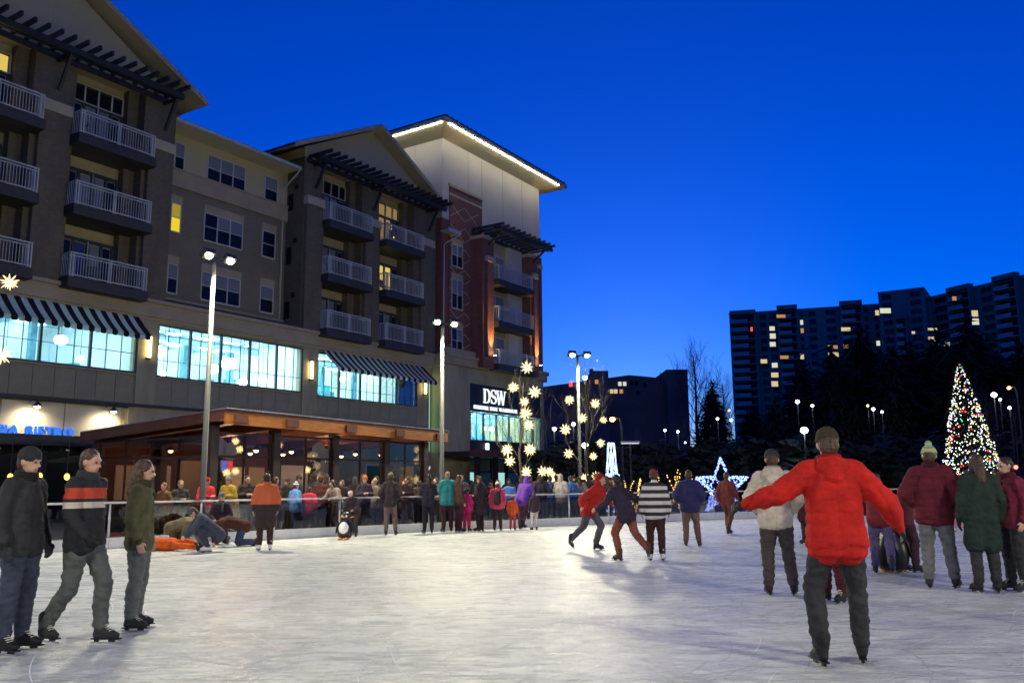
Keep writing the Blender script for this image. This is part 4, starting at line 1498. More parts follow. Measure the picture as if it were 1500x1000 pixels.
t1 = at(765, 722, 31.5); t1.z = 0
bare_tree(t1, 5.6, 'slim bare tree hung with star lights in front of the corner shop', 5, .075)
t2 = at(861, 722, 37.0); t2.z = 0
bare_tree(t2, 6.9, 'slim bare tree hung with star lights beside the far floodlight mast', 9, .075)
t3 = at(-95, 722, 23.0); t3.z = 0
bare_tree(t3, 7.4, 'bare tree at the frame edge reaching twigs over the striped awning', 12, .08, depth=4, nlead=11)
G_ = 'star lights in the first bare tree'
for px_, py_, lb in ((772, 538, 'topmost star light of the tree before the corner shop'), (752, 567, 'star light just under the top one, beside the shop lettering'), (783, 574, 'small star light on the side away from the shop lettering'), (768, 588, 'star light in front of the small shop lettering'),
                     (770, 605, 'star light under the shop lettering on the trunk line'), (775, 623, 'big star light before the lit shop window'), (743, 659, 'star light on the outer twig below the shop window'), (776, 658, 'star light on the trunk below the shop window'),
                     (747, 675, 'star light under the outer twig one'), (771, 691, 'lowest bright star light on the trunk of the shop tree'), (795, 690, 'low star light at the corner of the shop wall')):
    star(px_, py_, 31.2 + rnd.uniform(-.5, .5), .245 + rnd.uniform(-.03, .03), lb, G_)
G_ = 'star lights in the second bare tree'
for px_, py_, lb in ((834, 586, 'small star light beside the far mast, toward the tower'), (872, 591, 'top star light of the second tree'), (853, 612, 'star light behind the far mast pole'), (884, 615, 'star light beside the orange street lamp'), (828, 629, 'spiky star light on the tower side of the far mast'),
                     (880, 649, 'star light under the orange street lamp'), (833, 664, 'round star light low on the tower side'), (869, 668, 'large star light low in the second tree'), (805, 690, 'small star light by the tower corner near the crowd'), (811, 700, 'lowest small star light by the tower corner'),
                     (857, 700, 'bright star light at the foot of the far mast'), (873, 697, 'star light low beside the blue light sculpture')):
    star(px_, py_, 36.6 + rnd.uniform(-.5, .5), .26 + rnd.uniform(-.07, .03), lb, G_)
star(14, 413, 22.5, .30, 'large star light hanging over the striped awning', 'star lights in the frame-edge tree')
star(3, 520, 22.5, .26, 'star light half cut by the frame edge before the shop window', 'star lights in the frame-edge tree')
# star lights mirrored and hung inside the pavilion
for px_, py_, k, lb in ((345, 646, 13.3, 'star light hung under the pavilion roof by the corner post'), (351, 658, 13.4, 'star light just under the one by the pavilion corner post'), (345, 690, 13.2, 'star light low behind the paper gems'), (332, 692, 13.2, 'star light beside the pavilion corner post near the heads'), (408, 652, 13.0, 'star light high in the first pavilion bay'),
                        (450, 688, 13.0, 'star light before the big paper star'), (565, 660, 13.0, 'star light high in the third pavilion bay')):
    s_, z_ = None, None
    r_ = ray(px_, py_); t_ = ((P0 + NV * k - EYE).dot(NV)) / r_.dot(NV)
    p = EYE + r_ * t_
    o = empty('star_light', lb, 'star light', p, rnd.uniform(0, 6), 'star lights in the pavilion')
    o.scale = (.17,) * 3
    put('star_rays', BURST, o); put('cord', CORD, o)

# ------------------------------------------------------------------ light sculptures and lit shrubs
def light_star(loc, R_, rz_, label, tilt=0.0):
    """five-pointed wire star on the ground, wound with blue bulbs, two faces bulging at the centre"""
    o = empty('light_star', label, 'light sculpture', loc, rz_)
    tip = [Vector((math.sin(2 * math.pi * i / 5) * R_, 0, R_ * .86 + math.cos(2 * math.pi * i / 5) * R_)) for i in range(5)]
    inn = [Vector((math.sin(2 * math.pi * (i + .5) / 5) * R_ * .42, 0, R_ * .86 + math.cos(2 * math.pi * (i + .5) / 5) * R_ * .42)) for i in range(5)]
    c = [Vector((0, s_ * R_ * .28, R_ * .86)) for s_ in (1, -1)]
    w_, bl = MB(), MB()
    q = random.Random(4)

    def run(a, b_, dens):
        w_.tube([a, b_], .014, 5)
        n = int((b_ - a).length * dens)
        for i in range(n):
            p = a.lerp(b_, (i + q.random()) / n) + Vector((q.uniform(-.05, .05), q.uniform(-.05, .05), q.uniform(-.05, .05)))
            bl.octa(p, .032)
    for i in range(5):
        run(tip[i], inn[i], 46); run(inn[i], tip[(i + 1) % 5], 46)
        for cc in c:
            run(cc.lerp(inn[i], .45), inn[i], 9)
        a = inn[i - 1].lerp(inn[i], .5)
        if i:
            for j in range(46):                      # bulbs filling the side points
                u, v = q.random(), q.random()
                if u + v > 1: u, v = 1 - u, 1 - v
                bl.octa(tip[i] + (inn[i] - tip[i]) * u + (inn[i - 1] - tip[i]) * v, .032)
    w_.build('wire_frame', M['steel'], o)
    bl.build('bulb_string', M['e_bluebulb'], o, kind='stuff')


def gz(px_, Y, z=0):
    p = at(px_, 722, Y); p.z = z
    return p


light_star(gz(1058, 43), 1.42, .15, 'blue light star seen face on at the far edge of the rink')
light_star(gz(898, 43), 1.55, 1.25, 'blue light star seen almost edge on beside the lit shrubs')
sp = empty('light_spire', 'tall white and blue light spire behind the edge-on blue star', 'light sculpture', gz(897, 44.5))
w_, bl = MB(), MB()
for i in range(8):
    a = i * math.pi / 4
    w_.tube([(.42 * math.cos(a), .42 * math.sin(a), 0), (.16 * math.cos(a), .16 * math.sin(a), 3.5)], .012, 4)
    for j in range(80):
        t = (j + rnd.random()) / 80
        r_ = .42 - .26 * t
        aa = a + t * 2.5
        bl.octa((r_ * math.cos(aa), r_ * math.sin(aa), 3.5 * t), .034)
w_.build('wire_frame', M['steel'], sp)
bl.build('bulb_string', emit('blue white bulbs', (.30, .45, 1), 5.5, False), sp, kind='stuff')
q = random.Random(21)
for i, (px_, h_, lb) in enumerate(((838, 1.7, 'shrub of gold lights nearest the tower'), (872, 1.7, 'shrub of gold lights beside the far mast'), (914, 2.0, 'shrub of gold lights right beside the light spire'), (931, 1.9, 'shrub of gold lights beside the T-shaped lamp'), (951, 1.3, 'low shrub of gold lights behind the striped sweater'), (978, 2.3, 'tallest spray of gold lights'), (996, 2.0, 'last spray of gold lights toward the blue star'))):
    o = empty('lit_shrub', lb, 'shrub', gz(px_, 44 + q.uniform(-1, 1)), q.uniform(0, 6), 'bare shrubs wound with gold lights')
    st, bl = MB(), MB()
    for j in range(7):
        a = j * .9 + q.uniform(-.3, .3)
        p = Vector((0, 0, 0)); d = Vector((math.cos(a) * .35, math.sin(a) * .35, 1)).normalized()
        pts_ = [p.copy()]
        for k_ in range(5):
            d = (d + Vector((q.uniform(-.15, .15), q.uniform(-.15, .15), 0))).normalized()
            p = p + d * h_ / 5 * q.uniform(.7, 1.1); pts_.append(p.copy())
        st.tube(pts_, [.02, .018, .015, .012, .009, .005], 4)
        if j % 2 == 0:
            for k_ in range(16):
                t = (k_ + q.random()) / 16 * 5
                i_ = min(4, int(t)); b_ = pts_[i_].lerp(pts_[i_ + 1], t - i_)
                bl.octa(b_ + Vector((q.uniform(-.02, .02), q.uniform(-.02, .02), 0)), .034)
    st.build('stems', M['bark'], o, kind='stuff')
    bl.build('bulb_string', M['e_goldbulb'], o, kind='stuff')


# ------------------------------------------------------------------ evergreen trees
def conifer_mesh(h, r, n, seed, m, leaf=.4, shape=1.0, low=.06, rag=.25, fix=False):
    q = np.random.default_rng(seed)
    t = q.random(n) ** .75
    lev = q.random(n)
    z = low * h + (h * (1 - low)) * (1 - t)           # t = 0 at the tip
    nb = 17
    a = q.integers(0, nb, n) * (2 * math.pi / nb) + np.floor(t * 22) * 1.3 + q.normal(0, .16, n)
    rad = r * (t ** shape) * (.35 + .65 * np.sqrt(q.random(n))) * (1 + rag * np.sin(np.floor(t * 22) * 2.1) + q.normal(0, .05, n))
    c = np.stack([rad * np.cos(a), rad * np.sin(a), z - .25 * rad + q.normal(0, .08, n)], 1)
    d = np.stack([np.cos(a), np.sin(a), q.normal(-.35, .3, n)], 1)
    d /= np.linalg.norm(d, axis=1)[:, None]
    w = np.stack([-np.sin(a), np.cos(a), q.normal(0, .5, n)], 1)
    w /= np.linalg.norm(w, axis=1)[:, None]
    L = leaf * (.6 + .8 * q.random(n))[:, None]
    v = np.stack([c - d * L * .5 - w * L * .22, c - d * L * .5 + w * L * .22, c + d * L * .7 + q.normal(0, .04, (n, 3))], 1).reshape(-1, 3)
    me = bpy.data.meshes.new('crown')
    me.vertices.add(3 * n); me.vertices.foreach_set('co', v.ravel())
    me.loops.add(3 * n); me.loops.foreach_set('vertex_index', np.arange(3 * n, dtype=np.int32))
    me.polygons.add(n); me.polygons.foreach_set('loop_start', np.arange(0, 3 * n, 3, dtype=np.int32)); me.polygons.foreach_set('loop_total', np.full(n, 3, np.int32))
    me.update(calc_edges=True)
    me.materials.append(m)
    return me


CON = [conifer_mesh(1, .29, 6000, i, M['needle'], .055, (.7, .58, .5)[i], .06, .34) for i in range(3)]
TRK = MB().tube([(0, 0, 0), (0, 0, .96)], [.022, .004], 7).mesh('trunk', M['bark'])


def conifer(px_, Y, ptop, label, v=0, wide=1.0, group='dark evergreens beyond the rink'):
    o = empty('evergreen_tree', label, 'tree', gz(px_, Y), rnd.uniform(0, 6), group)
    h_ = at(px_, ptop + (8 if px_ < 1200 else 26), Y).z
    c = put('crown', CON[v % 3], o, 'stuff'); c.scale = (h_ * wide, h_ * wide, h_)
    c = put('trunk', TRK, o); c.scale = (h_, h_, h_)


for i, (px_, Y, pt, wd, lb) in enumerate(((1050, 120, 570, 1.0, 'small dark spruce standing before the pale bare tree at the tower block edge'), (1142, 95, 590, 1.0, 'low rounded evergreen under the lit tower block windows'), (1185, 110, 540, 1.05, 'dark evergreen with a forked top under the second column of tower windows'),
                                          (1232, 100, 505, 1.1, 'broad dark evergreen midway along the tower block'), (1275, 105, 478, 1.15, 'tall dark evergreen under the high block of the tower roof'), (1322, 98, 505, 1.1, 'dark evergreen just past the tall one'), (1352, 112, 500, 1.1, 'evergreen filling the gap before the lights of the right wing'),
                                          (1392, 100, 482, 1.05, 'tall evergreen standing behind the holiday tree tip'), (1440, 92, 470, 1.15, 'evergreen looming behind the holiday tree'), (1482, 96, 515, 1.1, 'evergreen at the frame edge behind the orange lamp'), (1515, 90, 500, 1.1, 'evergreen cut by the frame edge'), (1110, 130, 600, 1.2, 'short wide evergreen at the foot of the tower block'))):
    conifer(px_, Y, pt, lb, i, wd)
for px_, Y, h_, lb, sd in ((1025, 140, 24, 'tall pale bare tree against the sky beside the tower block', 31), (1066, 150, 20, 'bare tree crossing the edge of the tower block', 37), (1008, 70, 7, 'small bare tree before the low dark block', 41), (1455, 62, 8, 'bare tree beside the holiday tree under the orange lamp', 43), (1495, 58, 8, 'bare tree at the frame edge by the red signal', 44), (935, 62, 5.5, 'low bare tree lit by the orange street lamp', 47), (800, 60, 7, 'bare tree close behind the tower corner', 48)):
    bare_tree(gz(px_, Y), h_, lb, sd, .017 * h_ if h_ > 10 else .07, False, 5 if h_ > 10 else 4, 15 if h_ > 10 else 11)
# clipped hedges along the far side
hq = np.random.default_rng(5)


def bush_mesh(n, seed, leaf=.06):
    q = np.random.default_rng(seed)
    d = q.normal(size=(n, 3)); d /= np.linalg.norm(d, axis=1)[:, None]
    f = 1 + .16 * np.sin(d[:, 0] * 7 + seed) * np.cos(d[:, 1] * 6) + .1 * np.sin(d[:, 2] * 9)
    c = d * (.45 + .55 * q.random(n) ** .4)[:, None] * f[:, None] * .5
    c[:, 2] = np.abs(c[:, 2] + .1) * 1.6
    u = q.normal(size=(n, 3)); u /= np.linalg.norm(u, axis=1)[:, None]
    w = np.cross(u, d); w /= np.linalg.norm(w, axis=1)[:, None]
    v = np.stack([c - u * leaf, c + u * leaf, c + w * leaf * 1.5], 1).reshape(-1, 3)
    me = bpy.data.meshes.new('foliage')
    me.vertices.add(3 * n); me.vertices.foreach_set('co', v.ravel())
    me.loops.add(3 * n); me.loops.foreach_set('vertex_index', np.arange(3 * n, dtype=np.int32))
    me.polygons.add(n); me.polygons.foreach_set('loop_start', np.arange(0, 3 * n, 3, dtype=np.int32)); me.polygons.foreach_set('loop_total', np.full(n, 3, np.int32))
    me.update(calc_edges=True); me.materials.append(M['hedge'])
    return me


BU = [bush_mesh(2600, i) for i in range(3)]
STM = MB().tube([(0, 0, 0), (.02, 0, .5)], [.03, .01], 6).mesh('stem', M['bark'])
k_ = 0
for i, (x, Y, w_, h_) in enumerate([(812, 52, 5, 4.2), (850, 56, 6, 5.2), (905, 58, 7, 4.6), (955, 60, 7, 5.0), (1000, 60, 7, 4.4), (1045, 62, 7, 5.2), (1090, 66, 8, 5.6), (1135, 64, 8, 5.0), (1180, 66, 8, 6.0), (1225, 64, 8, 5.4), (1270, 66, 8, 6.0), (1315, 64, 8, 5.4), (1360, 66, 8, 5.8), (1405, 70, 9, 6), (1450, 66, 8, 5.4), (1500, 64, 8, 5.8)]):
    lb = ['rounded dark shrub directly behind %s' % s_ for s_ in ('the tower corner', 'the second star-hung tree', 'the light spire', 'the T-shaped lamp', 'the tallest gold lit spray', 'the face-on blue star', 'the space past the blue star', 'the cream jacket skater', 'the bright white lamp', 'the red jacket skater', 'the far side skaters before the twin lamps', 'the twin lamps', 'the knit hat skater', 'the holiday tree foot', 'the green coat skater', 'the red signal')][i]
    o = empty('dark_shrub', lb, 'shrub', gz(x, Y), rnd.uniform(0, 6), 'dark shrubs beyond the far barrier')
    c = put('foliage', BU[i % 3], o, 'stuff'); c.scale = (w_, w_, h_ * .8)
    c = put('stem', STM, o); c.scale = (3, 3, h_ * .8)

# holiday tree
ht = empty('holiday_tree', 'tall cone of white and coloured lights on a dark evergreen beside the rink', 'holiday tree', gz(1430, 47))
HH = at(1413, 534, 47).z
put('crown', conifer_mesh(HH, 1.75, 9000, 77, M['needle2'], .30, .85, .05, .1), ht, 'stuff')
MB().tube([(0, 0, 0), (0, 0, HH * .95)], [.16, .02], 9).build('trunk', M['bark'], ht, True)
q = random.Random(8)
for nm, mm, n_, rr in (('white_bulbs', 'e_whitebulb', 1150, .036), ('gold_bulbs', 'e_goldbulb', 150, .045), ('red_bulbs', 'e_redbulb', 100, .06), ('blue_bulbs', 'e_bluebulb', 100, .045), ('green_bulbs', 'e_greenbulb', 110, .045)):
    bl = MB()
    for i in range(n_):
        t = 1 - math.sqrt(q.random()) if q.random() < .8 else q.random()
        a = q.uniform(0, 6.28)
        r_ = 1.75 * (1 - t) ** .85 * q.uniform(.86, 1.08) + .05
        bl.octa((r_ * math.cos(a), r_ * math.sin(a), HH * (.06 + .94 * t) - .25 * r_), rr * q.uniform(.7, 1.15))
    bl.build(nm[:-1] + '_string', M[mm], ht, kind='stuff')
ht.rotation_euler = (0, math.radians(-2), 0)

# ------------------------------------------------------------------ far buildings
lw = empty('low_block', 'low dark brick block with stair towers behind the star-hung trees', 'building', (0, 0, 0))
YB = 150
def face(px_, py_, Y=YB):
    return at(px_, py_, Y)
def fbox(name, x0, x1, ytop, Y0, Y1, m, parent, zb=0):
    a, b_ = at(x0, ytop, Y0), at(x1, ytop, Y0)
    return MB().box(a.x, b_.x, Y0, Y1, zb, a.z).build(name, m, parent)
a, b_, c_ = at(800, 566, YB), at(905, 549, YB - 6), at(960, 553, YB - 2)
mb = MB()
mb.prism([(at(790, 566, YB).x, 0), (at(790, 566, YB).x, at(800, 567, YB).z), (at(922, 549, YB).x, at(922, 549, YB).z), (at(985, 555, YB).x, at(965, 555, YB).z), (at(985, 555, YB).x, 0)], lambda u, v, e: (u, YB + 16 * e, v))
mb.build('main_wall', M['farbrick'], lw)
fbox('stair_tower', 866, 891, 543, YB - 1.5, YB + 8, M['farbrick'], lw)
fbox('chimney', 864, 869, 540, YB - 2, YB - .8, M['farbrick'], lw)
fbox('stair_tower', 976, 1007, 541, YB - 3, YB + 14, M['farbrick'], lw)
for px_, py_, m_ in ((866, 559, 'e_faramber'), (874, 559, 'e_faramber'), (836, 563, 'e_redbulb'), (908, 562, 'e_farpale'), (915, 562, 'e_farpale'), (925, 561, 'recess'), (932, 561, 'recess'), (896, 573, 'e_farwarm'), (902, 573, 'e_farwarm'), (910, 573, 'e_faramber'), (850, 576, 'recess'), (935, 575, 'recess'), (945, 564, 'recess')):
    p = at(px_, py_, YB - 1.55 if 864 < px_ < 892 else YB - .05)
    f = MB().box(p.x - .36, p.x + .36, p.y, p.y + .04, p.z - .42, p.z + .42).build('window', M['farbrick'], lw)
    MB().box(p.x - .3, p.x + .3, p.y - .03, p.y - .01, p.z - .36, p.z + .36).build('pane', M[m_], f)
m_ = MB(); p = at(967, 545, YB); m_.tube([(p.x, p.y, p.z - 2), (p.x, p.y, p.z)], .06, 5); m_.build('antenna', M['steel'], lw)

hr = empty('apartment_tower', 'long dark high-rise slab with stacked balconies and scattered lit windows', 'building', (0, 0, 0))
FH = 2.9
lit = ['e_farwarm', 'e_farpale', 'e_faramber']
npane = 0
tq = random.Random(17)


def wing(p, d, L, top, bays, thick=18, floors=16):
    """p: start on the ground plan, d: direction; bays: (kind, from, to, extra height)"""
    d = Vector((d[0], d[1], 0)).normalized()
    nrm = Vector((d.y, -d.x, 0))
    if nrm.dot(Vector((0, -1, 0))) < 0:
        nrm = -nrm
    P = lambda s, k, z: Vector((p[0], p[1], 0)) + d * s + nrm * k + Vector((0, 0, z))
    def bx(mb, s0, s1, k0, k1, z0, z1):
        mb.hexa([P(s0, k1, z0), P(s1, k1, z0), P(s1, k0, z0), P(s0, k0, z0), P(s0, k1, z1), P(s1, k1, z1), P(s1, k0, z1), P(s0, k0, z1)])
    mb = MB(); bx(mb, 0, L, -thick, 0, 0, top); mb.build('wall', M['tower'], hr)
    mb = MB(); bx(mb, -.1, L + .1, -thick, .25, top, top + .5); mb.build('roof_edge', M['parapet'], hr)
    for kind, s0, s1, ex in bays:
        if kind == 'b':                                   # balcony stack projecting from the wall
            mb = MB()
            bx(mb, s0, s0 + .4, .02, 2.4, 0, top + ex); bx(mb, s1 - .4, s1, .02, 2.4, 0, top + ex); bx(mb, s0 + .4, s1 - .4, .02, .9, 0, top + ex - 1.2)
            bx(mb, s0 + .4, s1 - .4, .02, 2.4, top + ex - 1.5, top + ex)
            mb.build('balcony_stack', M['tower'], hr)
            for f in range(floors):
                z = top + ex - 1.5 - FH * (f + 1)
                if z < 12: break
                mb = MB(); bx(mb, s0 + .42, s0 + (s1 - s0) * .68, 2.1, 2.5, z - .25, z + 1.15); bx(mb, s0 + .42, s1 - .42, .92, 2.4, z - .25, z)
                b_ = mb.build('balcony', M['parapet'], hr)
                mb = MB(); bx(mb, s0 + .9, s1 - .9, .905, .95, z + .05, z + 2.2)
                r = tq.random()
                mb.build('pane', M[tq.choice(lit)] if r < .012 else M['recess'], b_)
        else:
            for f in range(floors):
                z = top - FH * (f + 1) + .6
                if z < 14: break
                mb = MB(); bx(mb, s0, s1, .01, .12, z - .1, z + 1.75)
                w_ = mb.build('window', M['parapet'] if False else M['tower'], hr)
                n = max(1, int((s1 - s0) / 1.3))
                r = tq.random()
                mm = M[tq.choice(lit)] if r < .045 else M['glasspane']
                mb = MB()
                for i in range(n):
                    a, c = s0 + i * (s1 - s0) / n + .08, s0 + (i + 1) * (s1 - s0) / n - .08
                    bx(mb, a, c, .125, .15, z, z + 1.65)
                mb.build('pane', mm, w_)


YA = 300


def on_line(p, d):
    """distance along a wall line at which a picture column meets it"""
    d = Vector((d[0], d[1])).normalized()

    def f(px_):
        r = ray(px_, 460)
        r = Vector((r.x, r.y))
        # p + d*s = r*t
        den = d.x * r.y - d.y * r.x
        return (p.y * r.x - p.x * r.y) / den
    return f


pa, pb = at(1068, 462, YA), at(1290, 450, YA * .95)
dd = (pb.x - pa.x, pb.y - pa.y)
sc = on_line(pa, dd)
wing(pa, dd, sc(1290) + 4, at(1112, 458.5, YA).z - .5, [('b', sc(1069), sc(1107), .9), ('w', sc(1112), sc(1122), 0), ('w', sc(1126), sc(1135), 0), ('b', sc(1138), sc(1168), 1.7), ('w', sc(1171), sc(1176), 0), ('w', sc(1184), sc(1195), 0), ('w', sc(1209), sc(1224), 0), ('b', sc(1230), sc(1263), 1.8), ('w', sc(1266), sc(1272), 0), ('w', sc(1280), sc(1286), 0)])
pc_, pd_ = at(1352, 430, YA * .935), at(1560, 395, YA * .79)
dd = (pd_.x - pc_.x, pd_.y - pc_.y)
s2 = on_line(pc_, dd)
wing(pc_, dd, s2(1560), at(1378, 431, YA * .915).z - .5, [('b', s2(1356), s2(1368), -1.5), ('w', s2(1371), s2(1388), 0), ('b', s2(1396), s2(1430), 1.4), ('w', s2(1440), s2(1457), 0), ('b', s2(1465), s2(1500), 1.5), ('w', s2(1510), s2(1530), 0)])
pe, pf = at(1286, 430, YA * .935), at(1353, 418, YA * .91)
dd = (pf.x - pe.x, pf.y - pe.y)
L3 = Vector(dd).length
wing(pe, dd, L3, at(1286, 428, YA * .935).z - .5, [('w', 1.0, 4.0, -3), ('b', 4.6, L3 - 5.6, -8.0), ('w', L3 - 4.4, L3 - 1.2, -3)], thick=22)
# windows that the photograph shows lit
for px_, py_, Yf, w2, h2, m_ in ((1131, 481, .99, .9, .75, 'e_farpale'), (1132, 492, .99, 1.0, .9, 'e_farpale'), (1132, 504, .99, 1.0, .8, 'e_farpale'), (1144, 463, .982, 1.5, .55, 'e_faramber'), (1119, 529, .99, 1.1, .7, 'e_farwarm'), (1149, 523, .98, 1.4, .55, 'e_faramber'), (1175, 522, .98, .6, .9, 'e_farwarm'), (1220, 508, .95, 1.6, .6, 'e_faramber'), (1221, 519, .95, 1.7, .7, 'e_farwarm'), (1239, 482, .945, 1.5, .6, 'e_farwarm'), (1239, 507, .945, .8, .5, 'e_faramber'),
                                 (1135, 549, .98, 1.2, .8, 'e_farwarm'), (1135, 562, .98, 1.1, .9, 'e_farwarm'), (1297, 455, .905, 1.7, .8, 'e_farpale'), (1285, 458, .915, .6, .8, 'e_farwarm'), (1366, 497, .885, 1.3, .8, 'e_farwarm'), (1366, 482, .885, 1.4, .35, 'e_farwarm'), (1428, 459, .83, .9, .9, 'e_farwarm'), (1429, 471, .83, 1.0, .9, 'e_farpale'), (1398, 437, .85, .6, .6, 'e_faramber'), (1338, 487, .89, .5, .4, 'e_farwarm'), (1101, 482, .985, .3, .7, 'e_redbulb')):
    p = at(px_, py_, YA * Yf - 4.6)
    f = MB().box(p.x - w2 - .15, p.x + w2 + .15, p.y + .06, p.y + .5, p.z - h2 - .15, p.z + h2 + .15).build('window', M['tower'], hr)
    MB().box(p.x - w2, p.x + w2, p.y, p.y + .05, p.z - h2, p.z + h2).build('pane', M[m_], f)

# ------------------------------------------------------------------ street lamps beyond the rink
def street_lamp(px_, py_, Y, m, r, label, h=None, style='post'):
    r = r * .78
    p = at(px_, py_, Y)
    o = empty('street_lamp', label, 'street lamp', (p.x, p.y, 0), 0, 'street lamps beyond the rink')
    x0 = .0
    if style == 'arm':
        m_ = MB(); m_.tube([(.55, 0, 0), (.55, 0, p.z - .5), (.45, 0, p.z + .05), (0, 0, p.z + .12)], [.07, .055, .045, .04], 8)
    elif style == 'tee':
        m_ = MB(); m_.tube([(0, 0, 0), (0, 0, p.z + .05)], [.06, .045], 8)
    else:
        m_ = MB(); m_.tube([(0, 0, 0), (0, 0, p.z - r * .8)], [.06, .045], 8)
    m_.build('pole', M['steel'] if style != 'arm' else M['pole'], o, True)
    if style == 'tee':
        b_ = MB(); b_.box(-.55, .55, -.12, .12, p.z + .05, p.z + .16); b_.build('lamp_head', M['white'], o)
        b_ = MB(); b_.box(-.5, .5, -.1, .1, p.z + .02, p.z + .049); b_.build('lens', emit('tee lamp', (1, .95, .9), 1.2), o)
    else:
        b_ = MB(); b_.ell((0, 0, p.z), r, r, r * .85, 12, 8); b_.build('lamp_globe', M[m], o, True)
        b_ = MB(); b_.lathe([(r * .7, 0), (r * .2, r * .6)], (0, 0, p.z + r * .75), 10); b_.build('lamp_cap', M['steel'], o)
    return o


street_lamp(897, 614, 52, 'e_sodium', .20, 'orange street lamp on a curved arm behind the second star tree', style='arm')
street_lamp(923, 650, 50, 'e_cool', .2, 'small T-shaped lamp beside the orange street lamp', style='tee')
street_lamp(857, 652, 44, 'e_cool', .2, 'bright bluish white globe lamp in front of the far mast')
street_lamp(857, 553, 60, 'e_cool', .22, 'pale globe lamp high beside the far mast against the sky')
street_lamp(1178, 630, 62, 'e_cool', .34, 'brightest white globe lamp over the red jacket skater')
street_lamp(1168, 588, 90, 'e_cool', .26, 'blue white lamp in front of the tower block, larger of a pair')
street_lamp(1190, 594, 90, 'e_cool', .18, 'blue white lamp in front of the tower block, smaller of a pair')
street_lamp(1271, 594, 92, 'e_sodium', .14, 'tiny amber lamp beside the twin lamps')
street_lamp(1279, 599, 92, 'e_cool', .22, 'blue white twin lamp before the dark evergreens, larger one')
street_lamp(1292, 603, 92, 'e_cool', .17, 'blue white twin lamp before the dark evergreens, smaller one')
street_lamp(840, 621, 60, 'e_cool', .17, 'small cold lamp in the gap between the two star trees')
street_lamp(812, 628, 60, 'e_cool', .17, 'small cold lamp right by the tower corner')
street_lamp(974, 630, 75, 'e_cool', .14, 'tiny lamp over the tallest gold lit spray')
street_lamp(993, 632, 75, 'e_cool', .14, 'tiny lamp between the gold sprays and the blue star')
street_lamp(1004, 648, 75, 'e_cool', .13, 'tiny low lamp just before the blue star')
street_lamp(1051, 613, 80, 'e_cool', .15, 'tiny lamp above the tip of the face-on blue star')
street_lamp(1071, 615, 80, 'e_cool', .17, 'tiny lamp beside the one above the blue star')
street_lamp(1068, 601, 85, 'e_sodium', .10, 'tiny amber lamp above the pair over the blue star')
street_lamp(1456, 578, 66, 'e_cool', .26, 'blue white lamp beside the holiday tree tip')
street_lamp(1465, 585, 68, 'e_cool', .13, 'tiny blue white lamp just under the one by the holiday tree')
street_lamp(1479, 597, 60, 'e_cool', .15, 'small lamp on a bluish pole past the holiday tree')
street_lamp(1478, 568, 62, 'e_sodium', .15, 'orange street lamp high past the holiday tree', style='arm')
p = at(1486, 684, 55)
o = empty('traffic_signal', 'red traffic signal glowing past the foot of the holiday tree', 'traffic light', (p.x, p.y, 0))
m_ = MB(); m_.tube([(0, 0, 0), (0, 0, p.z + .3)], .06, 8); m_.build('pole', M['steel'], o)
m_ = MB(); m_.box(-.17, .17, -.14, -.06, p.z - .75, p.z + .25); m_.build('signal_box', M['blackpl'], o)
m_ = MB(); m_.ell((0, -.16, p.z), .13, .05, .13, 12, 8); m_.build('red_lens', M['e_red'], o, True)
# ------------------------------------------------------------------ people
def V3(*a):
    return Vector(a)


